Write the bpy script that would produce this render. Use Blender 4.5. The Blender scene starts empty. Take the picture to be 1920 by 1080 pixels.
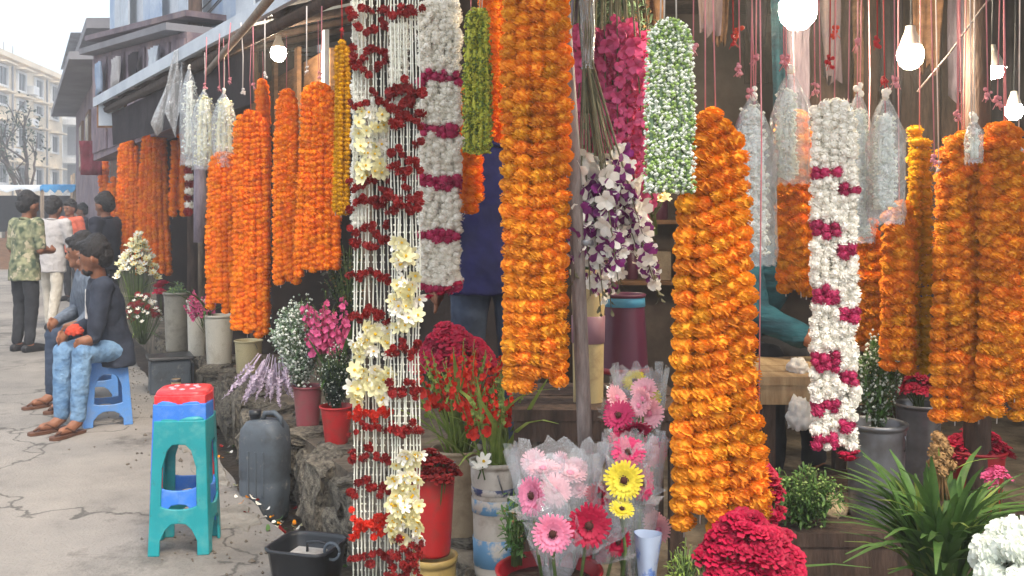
import bpy, bmesh, math, random
import numpy as np
from mathutils import Vector, Matrix, Euler, Quaternion, noise as mnoise

random.seed(7)
R = math.radians
scene = bpy.context.scene
COL = scene.collection
H = 1.335          # camera height
F = 1750.0         # focal length in pixels of the 1920 wide photograph
YH = 418.0         # horizon row

# ---------------------------------------------------------------- camera
cam_d = bpy.data.cameras.new('camera'); cam = bpy.data.objects.new('camera', cam_d); COL.objects.link(cam)
cam.location = (0, 0, H); cam.rotation_euler = (R(90), 0, 0)
cam_d.sensor_width = 36; cam_d.lens = F / 1920 * 36
cam_d.shift_y = -(540 - YH) / 1920
cam_d.clip_start = 0.05; cam_d.clip_end = 2000
scene.camera = cam
# ---------------------------------------------------------------- world, sun, exposure
world = bpy.data.worlds.new('World'); scene.world = world; world.use_nodes = True
wn = world.node_tree; bg = wn.nodes['Background']
sky = wn.nodes.new('ShaderNodeTexSky'); sky.sky_type = 'NISHITA'; sky.sun_disc = False
SUN_EL, SUN_AZ = R(56), R(152)       # azimuth: compass angle from +Y, clockwise
sky.sun_elevation = SUN_EL; sky.sun_rotation = SUN_AZ
sky.air_density = 1.0; sky.dust_density = 6.0; sky.ozone_density = 1.0
# bright hazy air: the clear sky mixed evenly with a pale veil over the whole dome
veil = wn.nodes.new('ShaderNodeMix'); veil.data_type = 'RGBA'; veil.inputs[0].default_value = .5
veil.inputs[7].default_value = (7.4, 8.2, 8.9, 1)
wn.links.new(sky.outputs[0], veil.inputs[6]); wn.links.new(veil.outputs[2], bg.inputs[0]); bg.inputs[1].default_value = 0.15
sun_d = bpy.data.lights.new('sun', 'SUN'); sun_o = bpy.data.objects.new('sun', sun_d); COL.objects.link(sun_o)
sun_d.energy = 1.7; sun_d.angle = R(14); sun_d.color = (1, .9, .76)
sdir = Vector((math.sin(SUN_AZ) * math.cos(SUN_EL), math.cos(SUN_AZ) * math.cos(SUN_EL), math.sin(SUN_EL)))
sun_o.rotation_euler = sdir.to_track_quat('Z', 'Y').to_euler(); sun_o.location = sdir * 30
scene.view_settings.view_transform = 'Standard'; scene.view_settings.look = 'None'
scene.view_settings.exposure = 0.95; scene.view_settings.gamma = 1
scene.render.engine = 'CYCLES'
scene.cycles.use_denoising = True
scene.cycles.max_bounces = 6; scene.cycles.diffuse_bounces = 4; scene.cycles.glossy_bounces = 2
scene.cycles.transparent_max_bounces = 16; scene.cycles.transmission_bounces = 4
scene.cycles.caustics_reflective = False; scene.cycles.caustics_refractive = False
scene.cycles.sample_clamp_indirect = 4

# ---------------------------------------------------------------- helpers
def W(px, py, Y):
    return Vector(((px - 960) * Y / F, Y, H - (py - YH) * Y / F))
def PXM(Y): return F / Y            # photo pixels per metre at depth Y
def rowx(Y, off=0.0): return 1.572 - 0.529 * Y + off     # line along which the buckets of the row stand
def U(a, b): return random.uniform(a, b)
def lin(c): return tuple(((v / 255) / 12.92 if v / 255 <= .04045 else ((v / 255 + .055) / 1.055) ** 2.4) for v in c)

MATS = {}
def M(name, col, col2=None, scale=10, rough=.6, bump=0.0, bscale=None, objr=0.0, islr=0.0, spec=.3, transl=0.0, metal=0.0, emis=0.0,
      stretch=None, detail=4, dirt2=None, dirt=None, dirt_scale=3, dirt_lo=.5, dirt_hi=.7, hue=0.0):
    m = bpy.data.materials.new(name); m.use_nodes = True; MATS[name] = m
    nt = m.node_tree; N = nt.nodes; L = nt.links
    b = N['Principled BSDF']; out = N['Material Output']
    b.inputs['Roughness'].default_value = rough
    b.inputs['Specular IOR Level'].default_value = spec
    b.inputs['Metallic'].default_value = metal
    tc = N.new('ShaderNodeTexCoord'); vec = tc.outputs['Object']
    if stretch:
        mp = N.new('ShaderNodeMapping'); mp.inputs['Scale'].default_value = stretch
        L.new(vec, mp.inputs[0]); vec = mp.outputs[0]
    nz = N.new('ShaderNodeTexNoise'); nz.inputs['Scale'].default_value = scale; nz.inputs['Detail'].default_value = detail
    nz.inputs['Roughness'].default_value = .65
    L.new(vec, nz.inputs['Vector'])
    col2 = col2 or tuple(c * .75 for c in col)
    rp = N.new('ShaderNodeValToRGB'); L.new(nz.outputs['Fac'], rp.inputs[0])
    rp.color_ramp.elements[0].position = .33; rp.color_ramp.elements[1].position = .67
    rp.color_ramp.elements[0].color = (*col2, 1); rp.color_ramp.elements[1].color = (*col, 1)
    c = rp.outputs[0]
    if dirt:
        n2 = N.new('ShaderNodeTexNoise'); n2.inputs['Scale'].default_value = dirt_scale; n2.inputs['Detail'].default_value = 6
        n2.inputs['Roughness'].default_value = .7
        L.new(tc.outputs['Object'], n2.inputs['Vector'])
        mr = N.new('ShaderNodeMapRange'); mr.inputs[1].default_value = dirt_lo; mr.inputs[2].default_value = dirt_hi
        L.new(n2.outputs['Fac'], mr.inputs[0])
        mx = N.new('ShaderNodeMix'); mx.data_type = 'RGBA'
        L.new(mr.outputs[0], mx.inputs[0]); L.new(c, mx.inputs[6]); mx.inputs[7].default_value = (*dirt, 1)
        c = mx.outputs[2]
    if dirt2:
        n4 = N.new('ShaderNodeTexNoise'); n4.inputs['Scale'].default_value = dirt2[1]; n4.inputs['Detail'].default_value = 7; n4.inputs['Roughness'].default_value = .75
        mp4 = N.new('ShaderNodeMapping'); mp4.inputs['Location'].default_value = (7.3, 2.1, 4.4); L.new(tc.outputs['Object'], mp4.inputs[0]); L.new(mp4.outputs[0], n4.inputs['Vector'])
        mr4 = N.new('ShaderNodeMapRange'); mr4.inputs[1].default_value = dirt2[2]; mr4.inputs[2].default_value = dirt2[3]; L.new(n4.outputs['Fac'], mr4.inputs[0])
        mx4 = N.new('ShaderNodeMix'); mx4.data_type = 'RGBA'; L.new(mr4.outputs[0], mx4.inputs[0]); L.new(c, mx4.inputs[6]); mx4.inputs[7].default_value = (*dirt2[0], 1)
        c = mx4.outputs[2]
    if objr or islr or hue:
        hs = N.new('ShaderNodeHueSaturation'); L.new(c, hs.inputs['Color'])
        if objr or hue:
            oi = N.new('ShaderNodeObjectInfo'); src = oi.outputs['Random']
        if islr:
            ge = N.new('ShaderNodeNewGeometry'); isl = ge.outputs['Random Per Island']
            if not objr: src = isl
        mr = N.new('ShaderNodeMapRange'); mr.inputs[3].default_value = 1 - (objr or islr); mr.inputs[4].default_value = 1 + (objr or islr)
        L.new(src, mr.inputs[0])
        if objr and islr:
            m2 = N.new('ShaderNodeMapRange'); m2.inputs[3].default_value = 1 - islr; m2.inputs[4].default_value = 1 + islr
            L.new(isl, m2.inputs[0])
            ml = N.new('ShaderNodeMath'); ml.operation = 'MULTIPLY'; L.new(mr.outputs[0], ml.inputs[0]); L.new(m2.outputs[0], ml.inputs[1])
            L.new(ml.outputs[0], hs.inputs['Value'])
        else:
            L.new(mr.outputs[0], hs.inputs['Value'])
        if hue:
            mh = N.new('ShaderNodeMapRange'); mh.inputs[3].default_value = .5 - hue; mh.inputs[4].default_value = .5 + hue
            wv = N.new('ShaderNodeMath'); wv.operation = 'FRACT'
            mm = N.new('ShaderNodeMath'); mm.operation = 'MULTIPLY'; mm.inputs[1].default_value = 7.31
            L.new(src, mm.inputs[0]); L.new(mm.outputs[0], wv.inputs[0]); L.new(wv.outputs[0], mh.inputs[0])
            L.new(mh.outputs[0], hs.inputs['Hue'])
        c = hs.outputs['Color']
    L.new(c, b.inputs['Base Color'])
    if emis:
        L.new(c, b.inputs['Emission Color']); b.inputs['Emission Strength'].default_value = emis
    if bump:
        n3 = N.new('ShaderNodeTexNoise'); n3.inputs['Scale'].default_value = bscale or scale * 3; n3.inputs['Detail'].default_value = 5
        L.new(vec, n3.inputs['Vector'])
        bp = N.new('ShaderNodeBump'); bp.inputs['Strength'].default_value = bump; bp.inputs['Distance'].default_value = .02
        L.new(n3.outputs['Fac'], bp.inputs['Height']); L.new(bp.outputs[0], b.inputs['Normal'])
    if transl:
        tr = N.new('ShaderNodeBsdfTranslucent'); L.new(c, tr.inputs[0])
        ms = N.new('ShaderNodeMixShader'); ms.inputs[0].default_value = transl
        L.new(b.outputs[0], ms.inputs[1]); L.new(tr.outputs[0], ms.inputs[2]); L.new(ms.outputs[0], out.inputs[0])
    return m

def cracked(name, scale=.6, width=.008):
    nt = MATS[name].node_tree; N = nt.nodes; L = nt.links; b = N['Principled BSDF']
    tc = N.new('ShaderNodeTexCoord'); nz = N.new('ShaderNodeTexNoise'); nz.inputs['Scale'].default_value = 2.5; nz.inputs['Detail'].default_value = 6
    L.new(tc.outputs['Object'], nz.inputs['Vector'])
    ad = N.new('ShaderNodeMixRGB'); ad.blend_type = 'LINEAR_LIGHT'; ad.inputs[0].default_value = .35; L.new(tc.outputs['Object'], ad.inputs[1]); L.new(nz.outputs['Color'], ad.inputs[2])
    vo = N.new('ShaderNodeTexVoronoi'); vo.feature = 'DISTANCE_TO_EDGE'; vo.inputs['Scale'].default_value = scale; L.new(ad.outputs[0], vo.inputs['Vector'])
    mr = N.new('ShaderNodeMapRange'); mr.inputs[1].default_value = width * .3; mr.inputs[2].default_value = width; mr.inputs[3].default_value = .75; mr.inputs[4].default_value = 0; L.new(vo.outputs['Distance'], mr.inputs[0])
    old = b.inputs['Base Color'].links[0].from_socket; mx = N.new('ShaderNodeMix'); mx.data_type = 'RGBA'
    L.new(mr.outputs[0], mx.inputs[0]); L.new(old, mx.inputs[6]); mx.inputs[7].default_value = (.06, .055, .05, 1); L.new(mx.outputs[2], b.inputs['Base Color'])

def plastic_film(name, tint=(.93, .95, .97), opac=.17, gl=.1):
    m = bpy.data.materials.new(name); m.use_nodes = True; nt = m.node_tree; N = nt.nodes; L = nt.links
    N.remove(N['Principled BSDF']); out = N['Material Output']
    t = N.new('ShaderNodeBsdfTransparent'); t.inputs[0].default_value = (*tint, 1)
    d = N.new('ShaderNodeBsdfDiffuse'); d.inputs[0].default_value = (.8, .82, .84, 1)
    g = N.new('ShaderNodeBsdfGlossy'); g.inputs['Roughness'].default_value = .16
    tc = N.new('ShaderNodeTexCoord'); nz = N.new('ShaderNodeTexNoise'); nz.inputs['Scale'].default_value = 26; nz.inputs['Detail'].default_value = 3
    L.new(tc.outputs['Object'], nz.inputs['Vector'])
    bp = N.new('ShaderNodeBump'); bp.inputs['Strength'].default_value = .9; bp.inputs['Distance'].default_value = .02
    L.new(nz.outputs['Fac'], bp.inputs['Height']); L.new(bp.outputs[0], g.inputs['Normal'])
    a = N.new('ShaderNodeMixShader'); a.inputs[0].default_value = opac; L.new(t.outputs[0], a.inputs[1]); L.new(d.outputs[0], a.inputs[2])
    c = N.new('ShaderNodeMixShader'); c.inputs[0].default_value = gl; L.new(a.outputs[0], c.inputs[1]); L.new(g.outputs[0], c.inputs[2])
    L.new(c.outputs[0], out.inputs[0]); MATS[name] = m
    return m

class B:
    """collects geometry for one mesh"""
    def __init__(s): s.v = []; s.f = []; s.mi = []; s.sm = []
    def add(s, vs, fs, mi=0, smooth=False):
        k = len(s.v); s.v.extend([tuple(p) for p in vs])
        for f in fs: s.f.append(tuple(i + k for i in f)); s.mi.append(mi); s.sm.append(smooth)
    def box(s, c, size, mi=0, rot=None, taper=1.0, jit=0.0):
        c = Vector(c); hx, hy, hz = size[0] / 2, size[1] / 2, size[2] / 2
        vs = []
        for z in (-1, 1):
            t = taper if z > 0 else 1
            for x, y in ((-1, -1), (1, -1), (1, 1), (-1, 1)):
                p = Vector((x * hx * t + U(-jit, jit), y * hy * t + U(-jit, jit), z * hz + U(-jit, jit)))
                if rot is not None: p = rot @ p
                vs.append(c + p)
        s.add(vs, [(0, 3, 2, 1), (4, 5, 6, 7), (0, 1, 5, 4), (1, 2, 6, 5), (2, 3, 7, 6), (3, 0, 4, 7)], mi)
    def tube(s, pts, radii, n=8, mi=0, caps=True, smooth=True, sq=None):
        pts = [Vector(p) for p in pts]
        if not hasattr(radii, '__len__'): radii = [radii] * len(pts)
        k = len(s.v); up = Vector((0, 0, 1)); prev = None
        vs = []
        for i, p in enumerate(pts):
            d = (pts[min(i + 1, len(pts) - 1)] - pts[max(i - 1, 0)])
            if d.length < 1e-9: d = Vector((0, 0, 1))
            d.normalize()
            if prev is None:
                a = d.cross(Vector((0, 1, 0)))
                if a.length < .1: a = d.cross(Vector((1, 0, 0)))
            else: a = prev - d * prev.dot(d)
            a.normalize(); b = d.cross(a); prev = a
            for j in range(n):
                t = 2 * math.pi * j / n
                vs.append(p + a * (math.cos(t) * radii[i]) + b * (math.sin(t) * radii[i] * (sq or 1)))
        fs = []
        for i in range(len(pts) - 1):
            for j in range(n):
                fs.append((i * n + j, i * n + (j + 1) % n, (i + 1) * n + (j + 1) % n, (i + 1) * n + j))
        if caps: fs.append(tuple(range(n - 1, -1, -1))); fs.append(tuple(range((len(pts) - 1) * n, len(pts) * n)))
        s.add(vs, fs, mi, smooth)
    def lathe(s, prof, n=24, mi=0, c=(0, 0, 0), smooth=True, sx=1, sy=1, close=False, wob=0):
        c = Vector(c); vs = []
        for r, z in prof:
            for j in range(n):
                t = 2 * math.pi * j / n
                w = 1 + (wob * math.sin(3 * t + z * 9) if wob else 0)
                vs.append(c + Vector((math.cos(t) * r * sx * w, math.sin(t) * r * sy * w, z)))
        fs = []
        for i in range(len(prof) - 1):
            for j in range(n): fs.append((i * n + j, i * n + (j + 1) % n, (i + 1) * n + (j + 1) % n, (i + 1) * n + j))
        if close: fs.append(tuple(range(n - 1, -1, -1))); fs.append(tuple(range((len(prof) - 1) * n, len(prof) * n)))
        s.add(vs, fs, mi, smooth)
    def ball(s, c, r, mi=0, n=8, m=5, sc=(1, 1, 1), rot=None, smooth=True):
        c = Vector(c); vs = []; 
        for i in range(1, m):
            ph = math.pi * i / m
            for j in range(n):
                t = 2 * math.pi * j / n
                vs.append(Vector((math.sin(ph) * math.cos(t) * sc[0], math.sin(ph) * math.sin(t) * sc[1], math.cos(ph) * sc[2])) * r)
        vs.append(Vector((0, 0, r * sc[2]))); vs.append(Vector((0, 0, -r * sc[2])))
        if rot is not None: vs = [rot @ v for v in vs]
        vs = [c + v for v in vs]
        fs = []; T = (m - 1) * n
        for i in range(m - 2):
            for j in range(n): fs.append((i * n + j, (i + 1) * n + j, (i + 1) * n + (j + 1) % n, i * n + (j + 1) % n))
        for j in range(n):
            fs.append((T, j, (j + 1) % n)); fs.append((T + 1, (m - 2) * n + (j + 1) % n, (m - 2) * n + j))
        s.add(vs, fs, mi, smooth)
    def octa(s, c, r, mi=0):
        x, y, z = c; a, b, e = r * U(.8, 1.2), r * U(.8, 1.2), r * U(.8, 1.2)
        s.add([(x + a, y, z), (x - a, y, z), (x, y + b, z), (x, y - b, z), (x, y, z + e), (x, y, z - e)],
              [(0, 2, 4), (2, 1, 4), (1, 3, 4), (3, 0, 4), (2, 0, 5), (1, 2, 5), (3, 1, 5), (0, 3, 5)], mi)
    def petal(s, c, d, side, ln, w, mi=0, curl=.2, tip=.5, fold=.0):
        """curved petal: from c along d, width along side, curling to the normal"""
        c = Vector(c); d = Vector(d).normalized(); sd = Vector(side); sd = (sd - d * sd.dot(d)).normalized(); n = d.cross(sd)
        rows = ((0, .3, 0), (.45, 1, -.25), (.8, .85, .1), (1, tip, curl))
        vs = []
        for t, ww, cu in rows:
            o = c + d * (ln * t) + n * (ln * cu * (.5 if t < 1 else 1))
            vs += [o - sd * (w * ww / 2) + n * (fold * w), o + sd * (w * ww / 2) + n * (fold * w)]
        s.add(vs, [(0, 1, 3, 2), (2, 3, 5, 4), (4, 5, 7, 6)], mi, True)
    def mesh(s, name, mats):
        me = bpy.data.meshes.new(name)
        me.from_pydata([tuple(v) for v in s.v], [], s.f); me.update()
        if not isinstance(mats, (list, tuple)): mats = [mats]
        for m in mats: me.materials.append(MATS[m] if isinstance(m, str) else m)
        me.polygons.foreach_set('material_index', s.mi); me.polygons.foreach_set('use_smooth', s.sm)
        return me
    def build(s, name, mats, parent=None, loc=None):
        return put(name, s.mesh(name, mats), parent, loc)

def put(name, me, parent=None, loc=None, rot=None, scale=None):
    o = bpy.data.objects.new(name, me); COL.objects.link(o)
    if parent is not None: o.parent = parent
    if loc is not None: o.location = loc
    if rot is not None: o.rotation_euler = rot
    if scale is not None: o.scale = (scale,) * 3 if not hasattr(scale, '__len__') else scale
    return o
def tag(o, label=None, cat=None, group=None, kind=None):
    if label: o['label'] = label
    if cat: o['category'] = cat
    if group: o['group'] = group
    if kind: o['kind'] = kind
    return o
def thing(name, label, cat, loc=(0, 0, 0), rz=0, group=None):
    o = bpy.data.objects.new(name, None); COL.objects.link(o); o.location = loc; o.rotation_euler = (0, 0, rz)
    o.empty_display_size = .05
    return tag(o, label, cat, group)
def bevel(o, w=.01, seg=2):
    m = o.modifiers.new('bevel', 'BEVEL'); m.width = w; m.segments = seg; m.limit_method = 'ANGLE'; m.angle_limit = R(40)
    return o
def quat_to(d): return Vector(d).to_track_quat('Z', 'Y')

# ---------------------------------------------------------------- materials
M('asphalt', lin((134, 129, 123)), lin((108, 104, 100)), scale=2.2, detail=8, rough=.9, bump=.5, bscale=70, dirt=lin((152, 145, 137)), dirt_scale=.6, dirt_lo=.42, dirt_hi=.66, dirt2=(lin((88, 84, 80)), 1.3, .55, .68))
cracked('asphalt')
M('broken_concrete', lin((152, 146, 136)), lin((112, 107, 99)), scale=7, rough=.9, bump=.6, bscale=40, dirt=lin((110, 104, 96)), dirt_scale=4)
M('wet_mud', lin((62, 54, 46)), lin((34, 30, 27)), scale=6, rough=.35, bump=.6, bscale=18, spec=.5, dirt=lin((96, 84, 70)), dirt_scale=5, dirt_lo=.52, dirt_hi=.72)
M('ledge_concrete', lin((150, 136, 116)), lin((98, 86, 74)), scale=5, rough=.92, bump=.7, bscale=28, dirt=lin((66, 56, 48)), dirt_scale=3.5, dirt_lo=.48, dirt_hi=.7)
M('ledge_stone', lin((148, 138, 120)), lin((84, 78, 70)), scale=9, rough=.9, bump=.8, bscale=24, objr=.25, dirt=lin((52, 46, 42)), dirt_scale=6, dirt_lo=.5, dirt_hi=.66)
M('earth', lin((120, 110, 98)), lin((90, 82, 74)), scale=2, rough=.95)
M('cream_wall', lin((228, 214, 190)), lin((208, 192, 166)), scale=1.2, rough=.9, dirt=lin((170, 154, 134)), dirt_scale=.4, dirt_lo=.52, dirt_hi=.75)
M('white_wall', lin((222, 222, 222)), lin((196, 198, 200)), scale=1, rough=.85, dirt=lin((160, 158, 156)), dirt_scale=.5)
M('grey_wall', lin((140, 138, 142)), lin((112, 110, 114)), scale=1, rough=.9)
M('dark_glass', lin((58, 62, 66)), lin((38, 40, 44)), scale=2, rough=.15, spec=.6)
M('violet_wall', lin((138, 124, 132)), lin((96, 82, 90)), scale=2.6, rough=.9, bump=.3, objr=.25, dirt=lin((150, 128, 122)), dirt_scale=2.2)
M('dark_wood', lin((90, 72, 62)), lin((56, 44, 38)), scale=6, rough=.8, bump=.4, stretch=(5, 5, 1), objr=.28)
M('mid_wood', lin((140, 104, 74)), lin((98, 70, 50)), scale=6, rough=.75, bump=.3, stretch=(1, 1, 5), objr=.2)
M('pale_wood', lin((186, 160, 124)), lin((150, 122, 90)), scale=5, rough=.7, bump=.2, stretch=(6, 1, 1))
M('bamboo', lin((150, 132, 112)), lin((104, 90, 78)), scale=8, rough=.7, bump=.2, stretch=(6, 6, 1))
M('grey_pole', lin((150, 140, 136)), lin((106, 96, 92)), scale=9, rough=.7, bump=.3, stretch=(6, 6, 1))
M('tin', lin((190, 198, 206)), lin((150, 158, 168)), scale=3, rough=.45, metal=.3, bump=.1, dirt=lin((130, 110, 96)), dirt_scale=2.2, dirt_lo=.55, dirt_hi=.75)
M('mauve_cloth', lin((150, 138, 148)), lin((118, 106, 118)), scale=5, rough=.9, bump=.4, stretch=(4, 4, 1))
M('tarp_blue', lin((150, 174, 204)), lin((196, 208, 222)), scale=2.2, rough=.5, bump=.3, transl=.2)
M('tarp_bright_blue', lin((70, 150, 200)), lin((40, 112, 170)), scale=1.5, rough=.5)
M('tarp_white', lin((214, 220, 226)), lin((180, 188, 198)), scale=2, rough=.5, bump=.3, transl=.2)
M('red_cloth', lin((150, 70, 84)), lin((112, 52, 60)), scale=6, rough=.9, transl=.15)
M('dark_cloth', lin((58, 50, 54)), lin((34, 29, 32)), scale=4, rough=.95, bump=.3)
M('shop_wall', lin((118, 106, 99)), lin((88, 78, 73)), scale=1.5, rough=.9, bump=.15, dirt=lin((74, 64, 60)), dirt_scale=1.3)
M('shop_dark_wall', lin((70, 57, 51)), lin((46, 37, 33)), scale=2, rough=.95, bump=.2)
M('steel', lin((150, 152, 156)), lin((112, 112, 116)), scale=5, rough=.38, metal=.6, dirt=lin((96, 86, 78)), dirt_scale=3, dirt_lo=.5)
# flowers
M('marigold_deep', lin((250, 158, 44)), lin((246, 132, 30)), scale=5, rough=.8, objr=.12, transl=.12, hue=.008, spec=.1)
M('marigold_gold', lin((240, 166, 56)), lin((224, 136, 36)), scale=4, rough=.8, objr=.18, transl=.12, hue=.012, spec=.1)
M('marigold_core', lin((150, 52, 4)), rough=.9)
M('mari_yellow', lin((222, 172, 20)), lin((190, 132, 10)), scale=30, rough=.75, objr=.12, transl=.2, spec=.15)
M('white_petal', lin((250, 247, 238)), lin((244, 240, 228)), scale=30, rough=.6, objr=.03, islr=.04, transl=.2)
M('cream_petal', lin((244, 240, 206)), lin((232, 224, 168)), scale=30, rough=.6, objr=.08, islr=.06, transl=.25)
M('yellow_centre', lin((228, 194, 48)), lin((214, 160, 24)), scale=30, rough=.7)
M('dark_centre', lin((64, 30, 24)), rough=.8)
M('red_petal', lin((160, 36, 32)), lin((112, 16, 20)), scale=24, rough=.65, objr=.25, islr=.1, transl=.15)
M('orange_red_petal', lin((224, 62, 36)), lin((190, 30, 22)), scale=24, rough=.65, objr=.2, transl=.2)
M('crimson_petal', lin((196, 24, 70)), lin((146, 10, 46)), scale=24, rough=.6, objr=.22, islr=.12, transl=.2)
M('magenta_petal', lin((196, 58, 106)), lin((168, 32, 80)), scale=24, rough=.6, objr=.18, islr=.08, transl=.2)
M('hot_pink_petal', lin((236, 118, 164)), lin((216, 74, 130)), scale=24, rough=.6, objr=.15, islr=.15, transl=.25)
M('pink_petal', lin((240, 158, 184)), lin((226, 120, 156)), scale=24, rough=.6, objr=.1, islr=.06, transl=.25)
M('pale_pink_petal', lin((244, 196, 204)), lin((232, 168, 180)), scale=24, rough=.6, objr=.08, islr=.06, transl=.25)
M('lemon_petal', lin((236, 222, 84)), lin((214, 192, 44)), scale=24, rough=.6, islr=.06, transl=.25)
M('orchid_purple', lin((140, 44, 126)), lin((104, 30, 100)), scale=38, rough=.55, islr=.2, transl=.2)
M('lilac_petal', lin((222, 208, 220)), lin((190, 168, 192)), scale=24, rough=.6, islr=.15, transl=.2)
M('gyp_green', lin((172, 196, 120)), lin((128, 158, 84)), scale=40, rough=.7, islr=.3, transl=.15)
M('gyp_lime', lin((214, 214, 96)), lin((182, 190, 66)), scale=40, rough=.7, islr=.3, transl=.15)
M('bud_white', lin((246, 248, 240)), lin((226, 232, 216)), scale=30, rough=.6, islr=.1, transl=.2)
M('tuberose', lin((244, 244, 236)), lin((226, 228, 210)), scale=50, rough=.55, islr=.12, transl=.2)
M('stem_green', lin((98, 116, 62)), lin((66, 84, 44)), scale=20, rough=.7, islr=.2)
M('stem_dull', lin((122, 118, 92)), lin((88, 86, 64)), scale=20, rough=.8, islr=.25)
M('leaf_green', lin((92, 126, 62)), lin((62, 94, 44)), scale=14, rough=.5, objr=.25, islr=.2, transl=.25)
M('leaf_light', lin((152, 168, 86)), lin((112, 136, 60)), scale=14, rough=.5, objr=.25, islr=.2, transl=.25)
M('leaf_dark', lin((44, 64, 40)), lin((28, 42, 28)), scale=14, rough=.5, objr=.25, islr=.25, transl=.15)
M('leaf_sage', lin((126, 148, 116)), lin((96, 118, 90)), scale=14, rough=.6, islr=.25, transl=.2)
M('dried', lin((168, 132, 84)), lin((118, 86, 54)), scale=14, rough=.8, islr=.3)
# strings
M('string_white', lin((226, 216, 210)), rough=.8)
M('string_pink', lin((206, 140, 146)), lin((186, 110, 120)), rough=.8)
M('string_red', lin((176, 36, 42)), rough=.8)
M('knot_orange', lin((208, 74, 50)), rough=.8)
# plastics
def plastic(name, c, k=.8, **kw):
    M(name, lin(c), tuple(v * k for v in lin(c)), scale=3, rough=kw.pop('rough', .38), spec=.45, **kw)
WEAR = dict(dirt_scale=11, dirt_lo=.5, dirt_hi=.8)
plastic('plastic_blue', (92, 146, 214), dirt=lin((120, 140, 170)), dirt2=(lin((96, 100, 110)), 24, .6, .75), **WEAR); plastic('plastic_royal', (58, 128, 226), dirt=lin((110, 150, 210)), **WEAR); plastic('plastic_teal', (28, 150, 158), dirt=lin((90, 160, 160)), dirt2=(lin((60, 96, 98)), 22, .6, .75), **WEAR); plastic('plastic_red', (224, 50, 58), dirt=lin((220, 110, 110)), **WEAR)
plastic('bucket_red', (200, 42, 44), dirt=lin((140, 70, 60)), dirt_scale=9, dirt_lo=.48, dirt_hi=.7); plastic('bucket_crimson', (150, 24, 36))
plastic('bucket_white', (220, 214, 198), dirt=lin((150, 138, 116)), dirt_scale=6, dirt_lo=.5, dirt_hi=.75)
plastic('bucket_cream', (206, 192, 148), dirt=lin((140, 120, 92)), dirt_scale=6, dirt_lo=.5, dirt_hi=.75)
plastic('bucket_grey', (150, 146, 134), dirt=lin((96, 90, 80)), dirt_scale=5, dirt_lo=.48, dirt_hi=.7)
plastic('bucket_rose', (170, 84, 92), dirt=lin((130, 100, 92)), dirt_scale=5, dirt_lo=.48, dirt_hi=.7)
plastic('tube_beige', (196, 176, 128), dirt=lin((140, 112, 84)), dirt_scale=7); plastic('band_mauve', (150, 112, 124)); plastic('bucket_maroon', (92, 40, 66)); plastic('band_blue', (84, 160, 196))
plastic('stripe_blue', (104, 156, 198), dirt=lin((196, 190, 180)), dirt_scale=14, dirt_lo=.5, dirt_hi=.58); plastic('stripe_navy', (62, 72, 110), dirt=lin((190, 184, 176)), dirt_scale=16, dirt_lo=.5, dirt_hi=.56); plastic('bucket_pale', (206, 200, 190), dirt=lin((140, 126, 112)), dirt_scale=9, dirt_lo=.48)
plastic('drum_beige', (176, 156, 128), dirt=lin((110, 90, 72)), dirt_scale=6, dirt_lo=.45, dirt_hi=.7); plastic('jerry_grey', (86, 95, 104), dirt=lin((62, 64, 66)), dirt_scale=8, rough=.55, dirt2=(lin((150, 146, 138)), 16, .58, .72))
plastic('black_plastic', (44, 46, 50), rough=.35); plastic('yellow_plastic', (196, 168, 100), dirt=lin((130, 110, 80)), dirt_scale=7, dirt_lo=.48, dirt_hi=.68); plastic('blue_wrap', (176, 190, 214), dirt=lin((96, 126, 190)), dirt_scale=16, dirt_lo=.5, dirt_hi=.58)
plastic_film('clear_film'); plastic_film('milky_film', opac=.3, gl=.2)
m = M('bulb_glow', (1, .84, .6), (1, .84, .6), emis=200.0); m = M('lamp_cool', (.85, 1, .98), (.85, 1, .98), emis=60.0)
M('bulb_neck', lin((196, 190, 180)), rough=.4)
# people
M('skin', lin((148, 100, 74)), lin((126, 82, 60)), scale=12, rough=.55, spec=.35)
M('hair', lin((42, 37, 36)), lin((26, 23, 23)), scale=60, rough=.5, bump=.5, bscale=160, stretch=(1, 1, .25))
M('eye_dark', lin((18, 14, 14)), rough=.2)
M('jacket_navy', lin((52, 58, 72)), lin((34, 38, 50)), scale=9, rough=.8, bump=.5, bscale=12)
M('jeans_light', lin((132, 164, 194)), lin((84, 118, 154)), scale=7, rough=.9, bump=.9, bscale=20)
M('jeans_dark', lin((62, 74, 94)), lin((44, 54, 72)), scale=9, rough=.85, bump=.4, bscale=14)
M('camo', lin((150, 150, 118)), lin((62, 76, 58)), scale=14, rough=.9, detail=1, bump=.4, bscale=12, dirt=lin((176, 166, 140)), dirt_scale=9, dirt_lo=.56, dirt_hi=.58)
M('trouser_black', lin((50, 50, 54)), lin((34, 34, 38)), scale=9, rough=.9, bump=.4, bscale=12)
M('shirt_grey', lin((190, 186, 184)), lin((168, 164, 164)), scale=9, rough=.85, bump=.5, bscale=12)
M('trouser_cream', lin((208, 200, 186)), lin((184, 176, 162)), scale=9, rough=.85, bump=.5, bscale=12)
M('shirt_dark', lin((48, 50, 62)), lin((34, 36, 46)), scale=9, rough=.85, bump=.5, bscale=12)
M('shirt_stripe', lin((112, 122, 134)), lin((82, 90, 104)), scale=14, rough=.85, bump=.5, bscale=12, stretch=(1, 5, 1))
M('shirt_orange', lin((220, 110, 84)), rough=.85)
M('shirt_blue', lin((24, 26, 80)), lin((17, 18, 54)), scale=6, rough=.85, bump=.5, bscale=10)
M('shawl_teal', lin((34, 84, 98)), lin((20, 50, 64)), scale=5, rough=.85, bump=.6, bscale=9, stretch=(1, 1, 4))
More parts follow.
